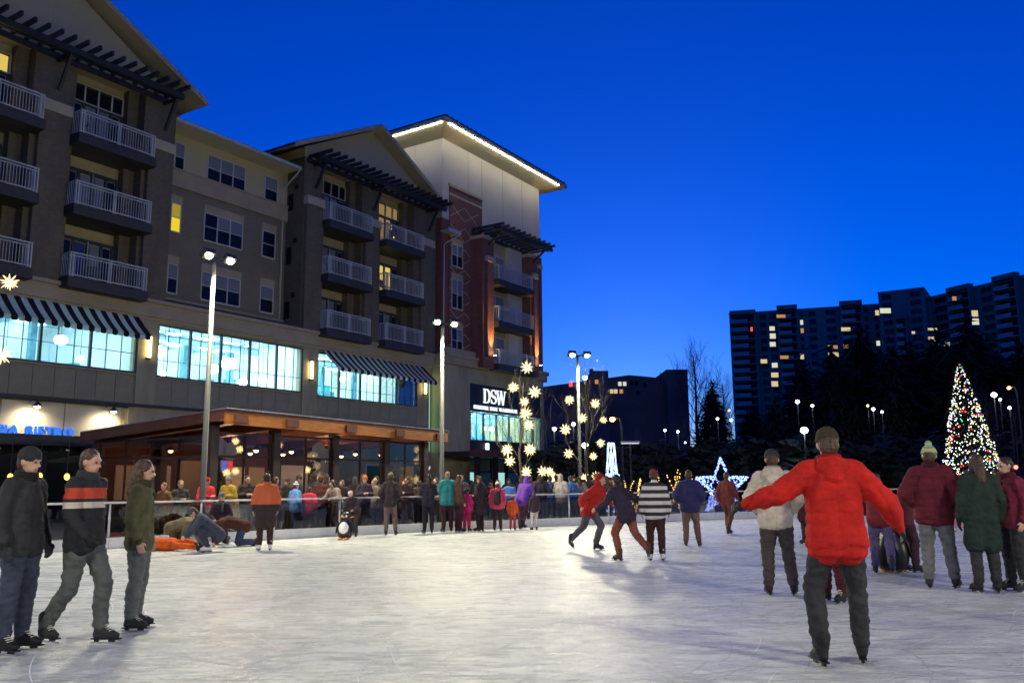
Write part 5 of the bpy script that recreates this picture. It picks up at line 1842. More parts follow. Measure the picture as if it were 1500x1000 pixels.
BASE = dict(pelvis=(0, 0, .97), chest=(0, .01, 1.27), neck=(0, .01, 1.50), head=(0, -.015, 1.645), kL=(.105, -.02, .53), kR=(-.105, -.02, .53), aL=(.115, .02, .13), aR=(-.115, .02, .13),
            eL=(.255, .04, 1.16), eR=(-.255, .04, 1.16), wL=(.262, -.05, .92), wR=(-.262, -.05, .92), fL=(.2, -1, 0), fR=(-.2, -1, 0), face=(0, -1, 0))
POSES = {
    'stand': {},
    'walk': dict(kL=(.1, -.17, .55), aL=(.1, -.16, .14), kR=(-.1, .03, .53), aR=(-.11, .27, .17), eL=(.25, .12, 1.17), wL=(.24, .12, .94), eR=(-.25, -.04, 1.17), wR=(-.23, -.2, .99)),
    'hands': dict(eL=(.25, .0, 1.18), eR=(-.25, .0, 1.18), wL=(.075, -.25, 1.22), wR=(-.075, -.25, 1.22), face=(0, -1, -.25)),
    'pockets': dict(eL=(.31, .08, 1.18), eR=(-.31, .08, 1.18), wL=(.2, -.09, 1.0), wR=(-.2, -.09, 1.0), kR=(-.13, -.05, .53), aR=(-.17, -.02, .13)),
    'lean': dict(pelvis=(0, .12, .95), chest=(0, -.02, 1.22), neck=(0, -.15, 1.42), head=(0, -.2, 1.555), eL=(.27, -.16, 1.14), eR=(-.27, -.16, 1.14), wL=(.2, -.4, 1.1), wR=(-.2, -.4, 1.1)),
    'glide': dict(pelvis=(0, .08, .91), chest=(0, -.06, 1.19), neck=(0, -.17, 1.40), head=(0, -.22, 1.54), kL=(.12, -.14, .53), aL=(.12, .01, .13), kR=(-.15, .16, .53), aR=(-.22, .46, .24), fR=(-.7, -.8, -.35),
                  eL=(.35, -.08, 1.12), wL=(.46, -.27, 1.0), eR=(-.36, .08, 1.13), wR=(-.52, .02, .97)),
    'spread': dict(kL=(.18, -.05, .54), aL=(.17, .06, .13), kR=(-.15, -.10, .54), aR=(-.16, -.10, .13), eL=(.42, .04, 1.25), wL=(.66, -.06, 1.17), eR=(-.38, .05, 1.19), wR=(-.50, -.08, .99), pelvis=(0, .03, .95), chest=(0, -.01, 1.25), neck=(0, -.04, 1.47), head=(0, -.07, 1.615)),
    'push': dict(pelvis=(0, .1, .93), chest=(0, -.06, 1.18), neck=(0, -.2, 1.36), head=(0, -.27, 1.49), eL=(.24, -.2, 1.02), eR=(-.24, -.2, 1.02), wL=(.2, -.45, .95), wR=(-.2, -.45, .95), kR=(-.12, .1, .53), aR=(-.13, .3, .18)),
    'crouch': dict(pelvis=(0, .14, .42), chest=(0, -.1, .63), neck=(0, -.27, .80), head=(0, -.38, .88), kL=(.17, -.3, .52), kR=(-.17, -.3, .52), aL=(.12, -.02, .12), aR=(-.12, .0, .12), eL=(.29, -.36, .55), eR=(-.29, -.36, .55), wL=(.14, -.52, .36), wR=(-.14, -.52, .36), face=(0, -1, -.4)),
    'kneel_bend': dict(pelvis=(0, .27, .50), chest=(0, -.06, .60), neck=(0, -.3, .58), head=(0, -.43, .55), kL=(.14, .16, .1), kR=(-.14, .16, .1), aL=(.13, .56, .1), aR=(-.13, .56, .1), fL=(.1, .4, -.9), fR=(-.1, .4, -.9), eL=(.25, -.2, .33), eR=(-.25, -.2, .33), wL=(.22, -.36, .1), wR=(-.22, -.36, .1), face=(0, -.6, -.8)),
    'kneel': dict(pelvis=(0, .05, .52), chest=(0, .0, .82), neck=(0, -.03, 1.04), head=(0, -.06, 1.18), kL=(.13, -.08, .1), kR=(-.13, -.08, .1), aL=(.13, .36, .1), aR=(-.13, .36, .1), fL=(.1, .4, -.9), fR=(-.1, .4, -.9), eL=(.26, -.06, .72), eR=(-.26, -.06, .72), wL=(.12, -.28, .62), wR=(-.12, -.28, .62), face=(0, -1, -.3)),
    'lying': dict(pelvis=(0, 0, .16), chest=(0, -.31, .17), neck=(0, -.54, .17), head=(0, -.69, .16), kL=(.14, .44, .12), kR=(-.12, .40, .22), aL=(.17, .85, .1), aR=(-.14, .80, .1), fL=(.3, .6, .5), fR=(-.3, .6, .5), eL=(.34, -.36, .1), eR=(-.34, -.36, .1), wL=(.24, -.6, .07), wR=(-.24, -.6, .07), face=(0, -.5, -1)),
}


def joints(pose):
    J = dict(BASE); J.update(POSES[pose])
    J = {k: Vector(v) for k, v in J.items()}
    up = (J['neck'] - J['chest'])
    J['sL'] = J['neck'] - up * .30 + V3(.165, 0, 0); J['sR'] = J['neck'] - up * .30 - V3(.165, 0, 0)
    J['hL'] = J['pelvis'] + V3(.09, 0, -.03); J['hR'] = J['pelvis'] - V3(.09, 0, .03)
    return J


def cap(mb, pts, rs, n=10):
    pts = [Vector(p) for p in pts]
    # refine so that the taper and the bend read smoothly
    P, R = [pts[0]], [rs[0]]
    for i in range(len(pts) - 1):
        for t in (.5, 1.0):
            P.append(pts[i].lerp(pts[i + 1], t)); R.append(rs[i] + (rs[i + 1] - rs[i]) * t)
    mb.tube(P, R, n)
    for p, r in zip(pts, rs):
        mb.ell(p, r, r, r, n, 6)


def remesh(mb, name, voxel, smooth=3, wrinkle=0.0, seed=0, dens=11.0, baffle=0.0):
    me = mb.mesh(name, [], fix=True)
    o = bpy.data.objects.new(name, me); COL.objects.link(o)
    md = o.modifiers.new('r', 'REMESH'); md.mode = 'VOXEL'; md.voxel_size = voxel; md.use_smooth_shade = True
    if smooth:
        s_ = o.modifiers.new('s', 'SMOOTH'); s_.factor = .5; s_.iterations = smooth
    dg = bpy.context.evaluated_depsgraph_get()
    out = bpy.data.meshes.new_from_object(o.evaluated_get(dg))
    bpy.data.objects.remove(o); bpy.data.meshes.remove(me)
    out.name = name
    if wrinkle:
        off = Vector((seed * 3.1, seed * 1.7, 0))
        nv = len(out.vertices)
        co, no = np.empty(nv * 3, np.float32), np.empty(nv * 3, np.float32)
        out.vertices.foreach_get('co', co); out.vertices.foreach_get('normal', no)
        co, no = co.reshape(-1, 3), no.reshape(-1, 3)
        w_ = np.empty(nv, np.float32)
        for i in range(nv):
            c = Vector(co[i])
            w_[i] = noise.noise(Vector((c.x * dens, c.y * dens, c.z * dens * 1.9)) + off) + .5 * noise.noise(c * dens * 2.3 + off)
        d_ = w_ * wrinkle
        if baffle:                                   # quilted channels round the body and round each sleeve
            ax = np.abs(co[:, 0])
            ph = np.where(ax > .24, ax * .9 + co[:, 2] * .45, co[:, 2] + .02 * w_)
            d_ = d_ + baffle * (np.abs(np.sin(ph * math.pi / .085)) ** .6 - .75)
        out.vertices.foreach_set('co', (co + no * d_[:, None]).ravel())
        out.update()
    out.polygons.foreach_set('use_smooth', [True] * len(out.polygons))
    return out


def head_frame(J):
    up = (J['head'] - J['neck']).normalized()
    f = J['face'] - up * J['face'].dot(up)
    f.normalize()
    r = f.cross(up).normalized()
    return r, f, up, Matrix((r, f, up)).transposed()     # columns: right, forward, up


def hand(mb, J, s_, g=0.0):
    w_ = J['w' + s_]
    d = (w_ - J['e' + s_]).normalized()
    out = V3(1 if s_ == 'L' else -1, 0, 0)
    nrm = (out - d * out.dot(d))
    nrm = nrm.normalized() if nrm.length > .05 else V3(0, 0, 1)          # back of the hand faces out
    across = d.cross(nrm).normalized()
    palm = w_ + d * .05
    mb.ell(palm, .014 + g, .040 + g, .048 + g, 8, 8, rot=Matrix((nrm, across, d)).transposed())
    cap(mb, [w_, palm], [.025 + g, .022 + g], 8)
    for q_, (off, L) in enumerate(((-.030, .062), (-.010, .074), (.011, .070), (.030, .052))):
        p0 = palm + across * off + d * .032
        p1 = p0 + (d * .9 - nrm * .35).normalized() * L * .5
        p2 = p1 + (d * .55 - nrm * .85).normalized() * L * .5
        mb.tube([palm + across * off * .6, p0, p1, p2], [(.0095 + g), (.0095 + g), .009 + g, .007 + g], 6)
    sg_ = 1 if across.dot(V3(0, -1, 0)) > 0 else -1
    t0 = w_ + d * .025 + across * (.028 * sg_)
    t1 = t0 + (d * .6 + across * (.7 * sg_)).normalized() * .036
    t2 = t1 + (d * .95 - nrm * .3).normalized() * .03
    mb.tube([w_ + d * .015, t0, t1, t2], [.013 + g, .012 + g, .0105 + g, .008 + g], 6)


def glove_mesh(pose, s_, lod):
    mb = MB()
    hand(mb, joints(pose), s_, .005)
    return remesh(mb, 'glove', .0085 if lod else .017, 1, .002, 6, 50)


def body_mesh(pose, lod):
    J = joints(pose); mb = MB()
    r, f, up, R = head_frame(J)
    h = J['head']
    n = 12 if lod else 8
    mb.ell(h + up * .018 - f * .008, .076, .094, .098, n, n, rot=R)
    mb.ell(h - up * .045 + f * .022, .056, .066, .070, n, 8, rot=R)
    mb.ell(h - up * .092 + f * .052, .028, .026, .022, 8, 6, rot=R)          # chin
    mb.tube([h + f * .082 + up * .018, h + f * .108 - up * .022, h + f * .09 - up * .03], [.010, .017, .012], 6)
    mb.ell(h + f * .078 + up * .036, .052, .018, .014, 8, 6, rot=R)          # brow
    for s_ in (1, -1):
        mb.ell(h + r * (.078 * s_) - f * .006 + up * .0, .010, .022, .032, 8, 6, rot=R)
    cap(mb, [J['neck'] - up * .04, h - up * .05], [.058, .052], n)
    cap(mb, [J['sL'], J['sR']], [.066, .066], n)
    cap(mb, [J['sL'] * .55 + J['sR'] * .45, J['chest'] + V3(.06, 0, 0), J['hL']], [.085, .1, .1], n)
    cap(mb, [J['sR'] * .55 + J['sL'] * .45, J['chest'] - V3(.06, 0, 0), J['hR']], [.085, .1, .1], n)
    for s_ in 'LR':
        cap(mb, [J['h' + s_], J['h' + s_].lerp(J['k' + s_], .45), J['k' + s_]], [.088, .078, .055], n)
        k_, a_ = J['k' + s_], J['a' + s_]
        cap(mb, [k_, k_.lerp(a_, .35) + V3(0, .015, 0), a_], [.055, .055, .038], n)
        cap(mb, [a_, a_ + J['f' + s_].normalized() * .12 - V3(0, 0, .04)], [.036, .03], n)
        cap(mb, [J['s' + s_], J['e' + s_]], [.052, .042], n)
        w_ = J['w' + s_]
        cap(mb, [J['e' + s_], J['e' + s_].lerp(w_, .3), w_], [.042, .042, .027], n)
        hand(mb, J, s_)
    return remesh(mb, 'body', .0095 if lod else .017, 2)


def jacket_mesh(pose, style, lod):
    J = joints(pose); mb = MB()
    big = {'jacket': .0, 'puffy': .022, 'coat': .01}[style]
    n = 12
    up = (J['neck'] - J['chest']).normalized()
    dn = (J['pelvis'] - J['chest']).normalized()
    cap(mb, [J['sL'] - V3(.01, 0, 0), J['sR'] + V3(.01, 0, 0)], [.088 + big, .088 + big], n)
    hem = J['pelvis'] + dn * (.07 if style != 'coat' else .05)
    for a in (1, -1):
        sh = J['sL' if a > 0 else 'sR']; o_ = J['sR' if a > 0 else 'sL']
        cap(mb, [sh * .6 + o_ * .4, J['chest'] + V3(.062 * a, 0, 0), J['pelvis'].lerp(J['chest'], .35) + V3(.07 * a, 0, 0), hem + V3(.078 * a, 0, 0)], [.108 + big, .130 + big, .126 + big, .138 + big], n)
    cap(mb, [J['neck'] - up * .05, J['neck'] + up * .035], [.088, .074], n)
    for s_ in 'LR':
        w_ = J['w' + s_]; e_ = J['e' + s_]
        cap(mb, [J['s' + s_], J['s' + s_].lerp(e_, .5), e_], [.082 + big, .075 + big, .066 + big], n)
        cap(mb, [e_, e_.lerp(w_, .55), e_.lerp(w_, .97)], [.066 + big, .06 + big * .8, .046], n)
        if style == 'coat':
            cap(mb, [J['h' + s_], J['h' + s_].lerp(J['k' + s_], .78)], [.135, .14], n)
    if style == 'coat':
        for t in (.25, .5, .72):
            cap(mb, [J['hL'].lerp(J['kL'], t), J['hR'].lerp(J['kR'], t)], [.12, .12], n)
    v_ = .0115 if lod else .022
    return remesh(mb, 'jacket' if style != 'coat' else 'coat', v_, 3, .013 if style != 'puffy' else .006, {'jacket': 1, 'puffy': 2, 'coat': 3}[style], 10 if style != 'puffy' else 13, .0 if style != 'puffy' else (.011 if lod else .009))


def trousers_mesh(pose, lod):
    J = joints(pose); mb = MB()
    cap(mb, [J['hL'], J['hR']], [.098, .098])
    cap(mb, [J['pelvis'], J['pelvis'] - V3(0, 0, .04)], [.09, .10])
    for s_ in 'LR':
        h, k_, a_ = J['h' + s_], J['k' + s_], J['a' + s_]
        cap(mb, [h, h.lerp(k_, .35), h.lerp(k_, .6), k_], [.098, .102, .092, .078], 12)
        e_ = k_.lerp(a_, .92)
        cap(mb, [k_, k_.lerp(a_, .4) + V3(0, .012, 0), e_], [.078, .076, .066], 12)
    return remesh(mb, 'trousers', .0125 if lod else .024, 3, .014, 4, 12)


def foot_mesh(kind, lod):
    """boot with its toe along -Y, ankle at the origin"""
    mb = MB()
    cap(mb, [(0, .005, .09), (0, .0, .0), (0, .015, -.035)], [.056, .052, .046])
    cap(mb, [(0, .03, -.055), (0, -.08, -.055), (0, -.16, -.06)], [.036, .042, .033])
    cap(mb, [(0, -.02, -.02), (0, -.12, -.045)], [.046, .038])
    up = remesh(mb, 'skate' if kind == 'skate' else 'shoe', .012 if lod else .02, 2)
    if kind == 'skate':
        b_ = MB()
        b_.box(-.028, .028, -.2, .07, -.094, -.082)
        b_.box(-.012, .012, .005, .045, -.115, -.094); b_.box(-.012, .012, -.15, -.09, -.115, -.094)
        bl = MB(); bl.prism([(-.22, -.118), (-.20, -.13), (.07, -.13), (.09, -.115)], lambda u, v, e: (-.003 + .006 * e, u, v))
        return up, b_.mesh('sole', M['blackpl']), bl.mesh('blade', M['blade'])
    b_ = MB(); b_.box(-.04, .04, -.19, .07, -.11, -.09)
    return up, b_.mesh('sole', M['blackpl']), None


def lace_mesh():
    mb = MB()
    for i in range(5):
        t = i / 4
        y, z = -.04 - .075 * t, .045 - .06 * t
        mb.tube([(-.035, y + .012, z), (0, y - .012, z + .006), (.035, y + .012, z - .008)], .0045, 5)
    return mb.mesh('lace', M['white'])


def hat_mesh(kind, pose, lod):
    J = joints(pose); r, f, up, R = head_frame(J); h = J['head']; mb = MB()
    n = 14
    v_ = .009 if lod else .017
    if kind == 'beanie':
        mb.ell(h + up * .055 - f * .012, .090, .106, .092, n, 10, rot=R)
        mb.ell(h + up * .048 - f * .010, .096, .112, .030, n, 8, rot=R)
        return remesh(mb, 'knit_hat', v_, 2, .003, 5, 60)
    if kind == 'pom':
        mb.ell(h + up * .055 - f * .012, .090, .106, .092, n, 10, rot=R)
        mb.ell(h + up * .048 - f * .010, .098, .114, .030, n, 8, rot=R)
        mb.ell(h + up * .165 - f * .02, .042, .042, .042, 10, 8)
        return remesh(mb, 'knit_hat', v_, 2, .004, 5, 60)
    if kind == 'hood':
        mb.ell(h + up * .035 - f * .058, .104, .108, .122, n, 10, rot=R)
        cap(mb, [J['neck'] - f * .03, h - f * .05 - up * .03], [.1, .1])
        return remesh(mb, 'hood', v_ * 1.3, 3, .006, 6, 16)
    if kind == 'short':
        mb.ell(h + up * .038 - f * .022, .084, .094, .094, n, 10, rot=R)
        mb.ell(h - up * .01 - f * .045, .078, .062, .085, n, 8, rot=R)
        return remesh(mb, 'hair', v_, 1, .006, 7, 45)
    if kind == 'long':
        mb.ell(h + up * .035 - f * .022, .088, .098, .098, n, 10, rot=R)
        mb.ell(h - up * .05 - f * .05, .088, .062, .12, n, 8, rot=R)
        cap(mb, [h - f * .055 - up * .08, J['neck'] - f * .085 - up * .09], [.078, .055])
        for s_ in (1, -1):
            cap(mb, [h + r * (.078 * s_) - up * .01 - f * .02, h + r * (.08 * s_) - up * .13 - f * .01], [.03, .024])
        return remesh(mb, 'hair', v_, 1, .008, 8, 34)


def scarf_mesh(pose):
    J = joints(pose); mb = MB()
    up = (J['head'] - J['neck']).normalized()
    mb.ell(J['neck'] + up * .03, .10, .10, .05, 14, 8)
    mb.ell(J['neck'] + up * .0 + V3(0, -.02, 0), .115, .11, .045, 14, 8)
    cap(mb, [J['neck'] + V3(.04, -.10, 0), J['chest'] + V3(.05, -.15, .02)], [.035, .03])
    return remesh(mb, 'scarf', .016, 2, .006, 9, 25)


CACHE = {}


def cached(fn, *a):
    k_ = (fn.__name__,) + a
    if k_ not in CACHE:
        CACHE[k_] = fn(*a)
    return CACHE[k_]


def stripes(name, cols, period, axis='Z', phase=0.0):
    if name in M:
        return M[name]
    m, n, l, b = nodes_of(name)
    tc = n.new('ShaderNodeTexCoord'); sp = n.new('ShaderNodeSeparateXYZ')
    l.new(tc.outputs['Object'], sp.inputs[0])
    a = n.new('ShaderNodeMath'); a.operation = 'MULTIPLY_ADD'; a.inputs[1].default_value = 1 / period; a.inputs[2].default_value = phase
    f = n.new('ShaderNodeMath'); f.operation = 'FRACT'
    l.new(sp.outputs[axis], a.inputs[0]); l.new(a.outputs[0], f.inputs[0])
    rp = n.new('ShaderNodeValToRGB'); rp.color_ramp.interpolation = 'CONSTANT'
    e = rp.color_ramp.elements
    e[0].position, e[0].color = cols[0][0], (*cols[0][1], 1)
    e[1].position, e[1].color = cols[1][0], (*cols[1][1], 1)
    for p_, c in cols[2:]:
        x = e.new(p_); x.color = (*c, 1)
    l.new(f.outputs[0], rp.inputs['Fac']); l.new(rp.outputs[0], b.inputs['Base Color'])
    b.inputs['Roughness'].default_value = .85
    M[name] = m
    return m


def wear(name, me, parent, m, slots=True):
    o = put(name, me, parent)
    if not me.materials:
        me.materials.append(None)
    o.material_slots[0].link = 'OBJECT'
    o.material_slots[0].material = m
    return o


BLACK, CHAR, NAVY, DENIM, GREY, RED, MAROON, BROWN, OLIVE, TAN, CREAM, ORANGE, BLUE, TEAL, PURPLE, PINK, MUST, GREEN, WHITE, ROSE = (
    (.014, .014, .016), (.035, .036, .04), (.018, .025, .06), (.06, .09, .16), (.14, .14, .15), (.46, .016, .012), (.11, .014, .025), (.08, .042, .025), (.10, .095, .045), (.32, .24, .16), (.55, .47, .38), (.60, .10, .015), (.05, .17, .48), (.03, .20, .22), (.13, .05, .34), (.60, .03, .17), (.34, .22, .03), (.02, .035, .028), (.7, .7, .7), (.72, .24, .30))
HAIRB, HAIRD, HAIRL, HAIRR = (.06, .032, .018), (.018, .013, .011), (.24, .15, .07), (.20, .06, .02)
PG = 'people on and around the rink'


def person(loc, h, yaw, pose, top, bottom, foot, head, label, scarf=None, faces=None, gloves=None, fold=False):
    near = Vector((loc[0], loc[1])).length < 15
    lod = 1 if near else 0
    J = joints(pose)
    o = empty('person', label, 'person', (loc[0], loc[1], loc[2] if len(loc) > 2 else 0), math.radians(yaw), PG)
    sc_ = h / 1.76
    o.scale = (sc_ * rnd.uniform(.96, 1.05), sc_, sc_)
    wear('body', cached(body_mesh, pose, lod), o, M['skin'])
    style, tc_ = top
    jm = tc_ if isinstance(tc_, bpy.types.Material) else fabric(tc_)
    wear('coat' if style == 'coat' else 'jacket', cached(jacket_mesh, pose, style, lod), o, jm)
    wear('trousers', cached(trousers_mesh, pose, lod), o, fabric(bottom))
    kind, fc = foot
    up, sole, bl = cached(foot_mesh, kind, lod)
    for s_ in 'LR':
        b_ = wear(kind, up, o, fabric(fc, rough=.45))
        d = J['f' + s_].normalized()
        b_.location = J['a' + s_]
        b_.rotation_euler = Vector((d.x, d.y, d.z)).to_track_quat('-Y', 'Z').to_euler()
        put('sole', sole, b_)
        if bl:
            put('blade', bl, b_)
        if lod:
            put('lace', cached(lace_mesh), b_)
    hk, hc = head
    hm = hc if isinstance(hc, bpy.types.Material) else hair_mat(hc) if hk in ('short', 'long') else fabric(hc)
    if hk in ('beanie', 'pom'):
        wear('hair', cached(hat_mesh, 'short', pose, lod), o, hair_mat(HAIRB))
    wear({'beanie': 'knit_hat', 'pom': 'knit_hat', 'hood': 'hood', 'short': 'hair', 'long': 'hair'}[hk], cached(hat_mesh, hk, pose, lod), o, hm)
    if scarf:
        wear('scarf', cached(scarf_mesh, pose), o, fabric(scarf))
    if lod:
        up_ = (J['head'] - J['neck']).normalized()
        if ('collar', pose) not in CACHE:
            q_ = MB()
            R2 = up_.to_track_quat('Z', 'Y').to_matrix()
            for z_, ra in ((.005, .092), (.03, .090), (.055, .084)):
                n_ = 18
                q_.tube([J['neck'] + R2 @ Vector((ra * math.cos(t), ra * 1.02 * math.sin(t), z_)) for t in np.linspace(0, 2 * math.pi, n_)], .016, 8, caps=False)
            CACHE[('collar', pose)] = remesh(q_, 'collar', .008, 2, .003, 5, 40)
            for s_ in 'LR':
                q_ = MB(); d_ = (J['w' + s_] - J['e' + s_]).normalized()
                cap(q_, [J['w' + s_] - d_ * .045, J['w' + s_] - d_ * .005], [.047, .044], 14)
                CACHE[('cuff', pose, s_)] = remesh(q_, 'cuff', .009, 1, .002, 5, 60)
        dark_ = fabric(tuple(c * .45 for c in tc_)) if not isinstance(tc_, bpy.types.Material) else fabric(CHAR)
        wear('collar', CACHE[('collar', pose)], o, dark_)
        for s_ in 'LR':
            wear('cuff', CACHE[('cuff', pose, s_)], o, dark_)
    if gloves:
        for s_ in 'LR':
            wear('glove', cached(glove_mesh, pose, s_, lod), o, fabric(gloves))
    if fold:
        if ('fold', pose) not in CACHE:
            q_ = MB(); r, f, u, R = head_frame(J)
            b_ = J['neck'] - f * .10 - u * .035
            q_.ell(b_, .125, .055, .085, 16, 10, rot=R)
            q_.ell(b_ - u * .07 - f * .012, .085, .045, .075, 14, 8, rot=R)
            q_.ell(b_ + u * .045 + f * .03, .12, .06, .035, 16, 8, rot=R)
            CACHE[('fold', pose)] = remesh(q_, 'folded_hood', .009, 2, .008, 7, 18)
        wear('folded_hood', CACHE[('fold', pose)], o, jm)
    # face details for those seen from the front or side
    r, f, u, R = head_frame(J)
    hd = J['head']
    if faces if faces is not None else abs((yaw + 180) % 360 - 180) < 115:
        for s_ in (1, -1):
            e = MB().ell((0, 0, 0), .011, .009, .009, 8, 6).mesh('eye', M['eye']) if ('eye',) not in CACHE else CACHE[('eye',)]
            CACHE[('eye',)] = e
            put('eye', e, o, loc=hd + r * (.031 * s_) + f * .088 + u * .012)
        if ('lips',) not in CACHE:
            CACHE[('lips',)] = MB().ell((0, 0, 0), .022, .008, .007, 8, 6).mesh('mouth', M['lips'])
        put('mouth', CACHE[('lips',)], o, loc=hd + f * .086 - u * .055)
    return o


def on_ice(px_, py_):
    p = gnd(px_, py_)
    return (p.x, p.y, 0)


def behind(px_, Y):
    p = at(px_, 722, Y)
    return (p.x, p.y, 0)


SK, SH = 'skate', 'shoe'
BANDS = stripes('black jacket with bands', [(0, BLACK), (.36, CREAM), (.45, BLACK), (.50, (.45, .05, .015)), (.66, BLACK)], .62, 'Z', -.0 - 1.62)
STRIPE = stripes('striped knit', [(0, (.03, .02, .02)), (.5, (.62, .58, .56))], .145)
RWHAT = stripes('red and white hat', [(0, (.5, .03, .03)), (.5, (.7, .7, .7))], .05)
GWHAT = stripes('grey and white hat', [(0, (.16, .16, .17)), (.5, (.7, .7, .7))], .07)
MIX = stripes('bright mixed knit', [(0, (.55, .40, .03)), (.3, (.05, .32, .36)), (.6, (.5, .38, .05)), (.8, (.22, .40, .42))], .075)
REDCAP = (.42, .02, .02)

# --- skaters close to the camera
person(on_ice(18, 955), 1.80, 80, 'stand', ('jacket', CHAR), (.045, .055, .085), (SK, BLACK), ('beanie', (.03, .03, .035)), 'person in charcoal jacket cut by the frame edge, skating in front of the bistro', gloves=CHAR)
person(on_ice(112, 945), 1.80, 75, 'walk', ('jacket', BANDS), (.09, .10, .095), (SK, CHAR), ('short', HAIRB), 'person in black jacket with a red and a cream chest band, in laced dark skates', gloves=BLACK, faces=True)
person(on_ice(196, 922), 1.72, 100, 'stand', ('jacket', OLIVE), (.12, .135, .125), (SK, CHAR), ('long', HAIRB), 'long-haired person in olive jacket and grey trousers skating in front of the fallen orange one')
person(on_ice(1237, 975), 1.90, 172, 'spread', ('puffy', RED), CHAR, (SK, BLACK), ('beanie', (.045, .035, .02)), 'person in bright red jacket and dark olive hat, arms held out, seen from behind', gloves=BLACK, fold=True)
person(on_ice(870, 806), 1.72, 60, 'glide', ('puffy', (.40, .02, .016)), (.10, .09, .095), (SK, CHAR), ('hood', (.36, .018, .015)), 'person in red hooded jacket with hood up, gliding in front of the packed crowd')
person(on_ice(1142, 872), 1.85, 165, 'pockets', ('jacket', CREAM), (.06, .05, .05), (SK, BLACK), ('beanie', CHAR), 'person in cream jacket and charcoal hat, hands in pockets, beside the red jackets', fold=True)
person(on_ice(1222, 882), 1.72, -60, 'stand', ('jacket', (.26, .014, .016)), (.07, .012, .016), (SK, BLACK), ('short', HAIRB), 'person in dark red jacket and trousers standing just behind the bright red jacket')
person(on_ice(1294, 840), 1.70, 160, 'push', ('jacket', (.16, .02, .026)), (.09, .07, .16), (SK, NAVY), ('short', HAIRB), 'person in wine jacket and purple blue trousers bending over the dark skating aid')
person(on_ice(1378, 862), 1.90, 150, 'pockets', ('puffy', MAROON), GREY, (SK, CHAR), ('pom', MIX), 'tall person in maroon jacket and grey trousers with a yellow and teal bobble hat', gloves=CHAR)
person(on_ice(1448, 868), 1.78, 175, 'stand', ('coat', GREEN), CHAR, (SK, BLACK), ('long', HAIRB), 'long-haired person in long black green coat seen from behind near the holiday tree', gloves=BLACK)
person(on_ice(1492, 866), 1.74, -80, 'stand', ('jacket', (.16, .02, .04)), CHAR, (SK, CHAR), ('short', HAIRD), 'person in dark raspberry jacket half cut by the frame edge under the red signal')
# --- further out on the ice
person(on_ice(962, 821), 1.68, 170, 'stand', ('jacket', STRIPE), (.05, .02, .02), (SK, WHITE), ('beanie', (.22, .03, .05)), 'person in black and white striped sweater seen from behind')
person(on_ice(915, 821), 1.70, -150, 'glide', ('jacket', (.04, .03, .05)), (.22, .07, .045), (SK, BROWN), ('short', HAIRD), 'person in dark jacket and rust trousers gliding beside the striped sweater')
person(on_ice(1013, 800), 1.72, 165, 'pockets', ('puffy', (.03, .03, .10)), (.16, .09, .08), (SK, BROWN), ('short', HAIRB), 'person in navy jacket and brown trousers between the striped sweater and the blue star')
person(on_ice(1068, 783), 1.72, 140, 'walk', ('jacket', (.13, .03, .03)), (.10, .035, .03), (SK, BROWN), ('short', HAIRB), 'person in brown red clothes skating right in front of the face-on blue star')
person(on_ice(1128, 796), 1.64, 180, 'stand', ('jacket', (.2, .03, .03)), (.04, .02, .025), (SK, BLACK), ('short', HAIRD), 'person in brick red jacket far behind the cream jacket')
person(on_ice(1186, 797), 1.72, 190, 'pockets', ('coat', (.05, .015, .02)), (.03, .015, .02), (SK, BLACK), ('short', HAIRD), 'person in very dark long coat far behind, under the bright white lamp')
person(on_ice(1336, 838), 1.66, 110, 'lean', ('puffy', (.09, .02, .03)), (.05, .02, .03), (SK, BLACK), ('long', HAIRD), 'person in dark plum jacket leaning forward between the skating aid and the bobble hat')
person(on_ice(1404, 778), 1.15, 170, 'stand', ('jacket', (.06, .05, .07)), ROSE, (SK, WHITE), ('beanie', (.05, .05, .08)), 'child in rose pink trousers in front of the holiday tree')
person(on_ice(1424, 781), 1.72, 60, 'stand', ('jacket', (.03, .035, .04)), DENIM, (SK, CHAR), ('short', HAIRB), 'person in blue jeans and dark jacket at the foot of the holiday tree')
person(on_ice(1470, 793), 1.70, 200, 'stand', ('jacket', (.02, .025, .03)), (.02, .02, .025), (SK, BLACK), ('beanie', BLACK), 'person all in black by the red signal, partly behind the long coat')
person(on_ice(1356, 776), 1.65, 190, 'stand', ('jacket', (.12, .03, .05)), NAVY, (SK, BLACK), ('short', HAIRB), 'person in plum jacket far off before the dark shrubs, behind the bobble hat')
person(on_ice(1250, 790), 1.70, 175, 'stand', ('puffy', (.24, .03, .03)), CHAR, (SK, BLACK), ('beanie', (.3, .05, .05)), 'person in brick red puffed jacket and red hat far behind the widest arms')
person(on_ice(387, 806), 1.72, -160, 'stand', ('coat', stripes('orange over black', [(0, (.03, .015, .015)), (.5, (.50, .10, .03))], 2.2, 'Z', .02)), (.05, .02, .02), (SK, WHITE), ('short', HAIRD), 'person in orange top over a dark skirt on white skates at the barrier')
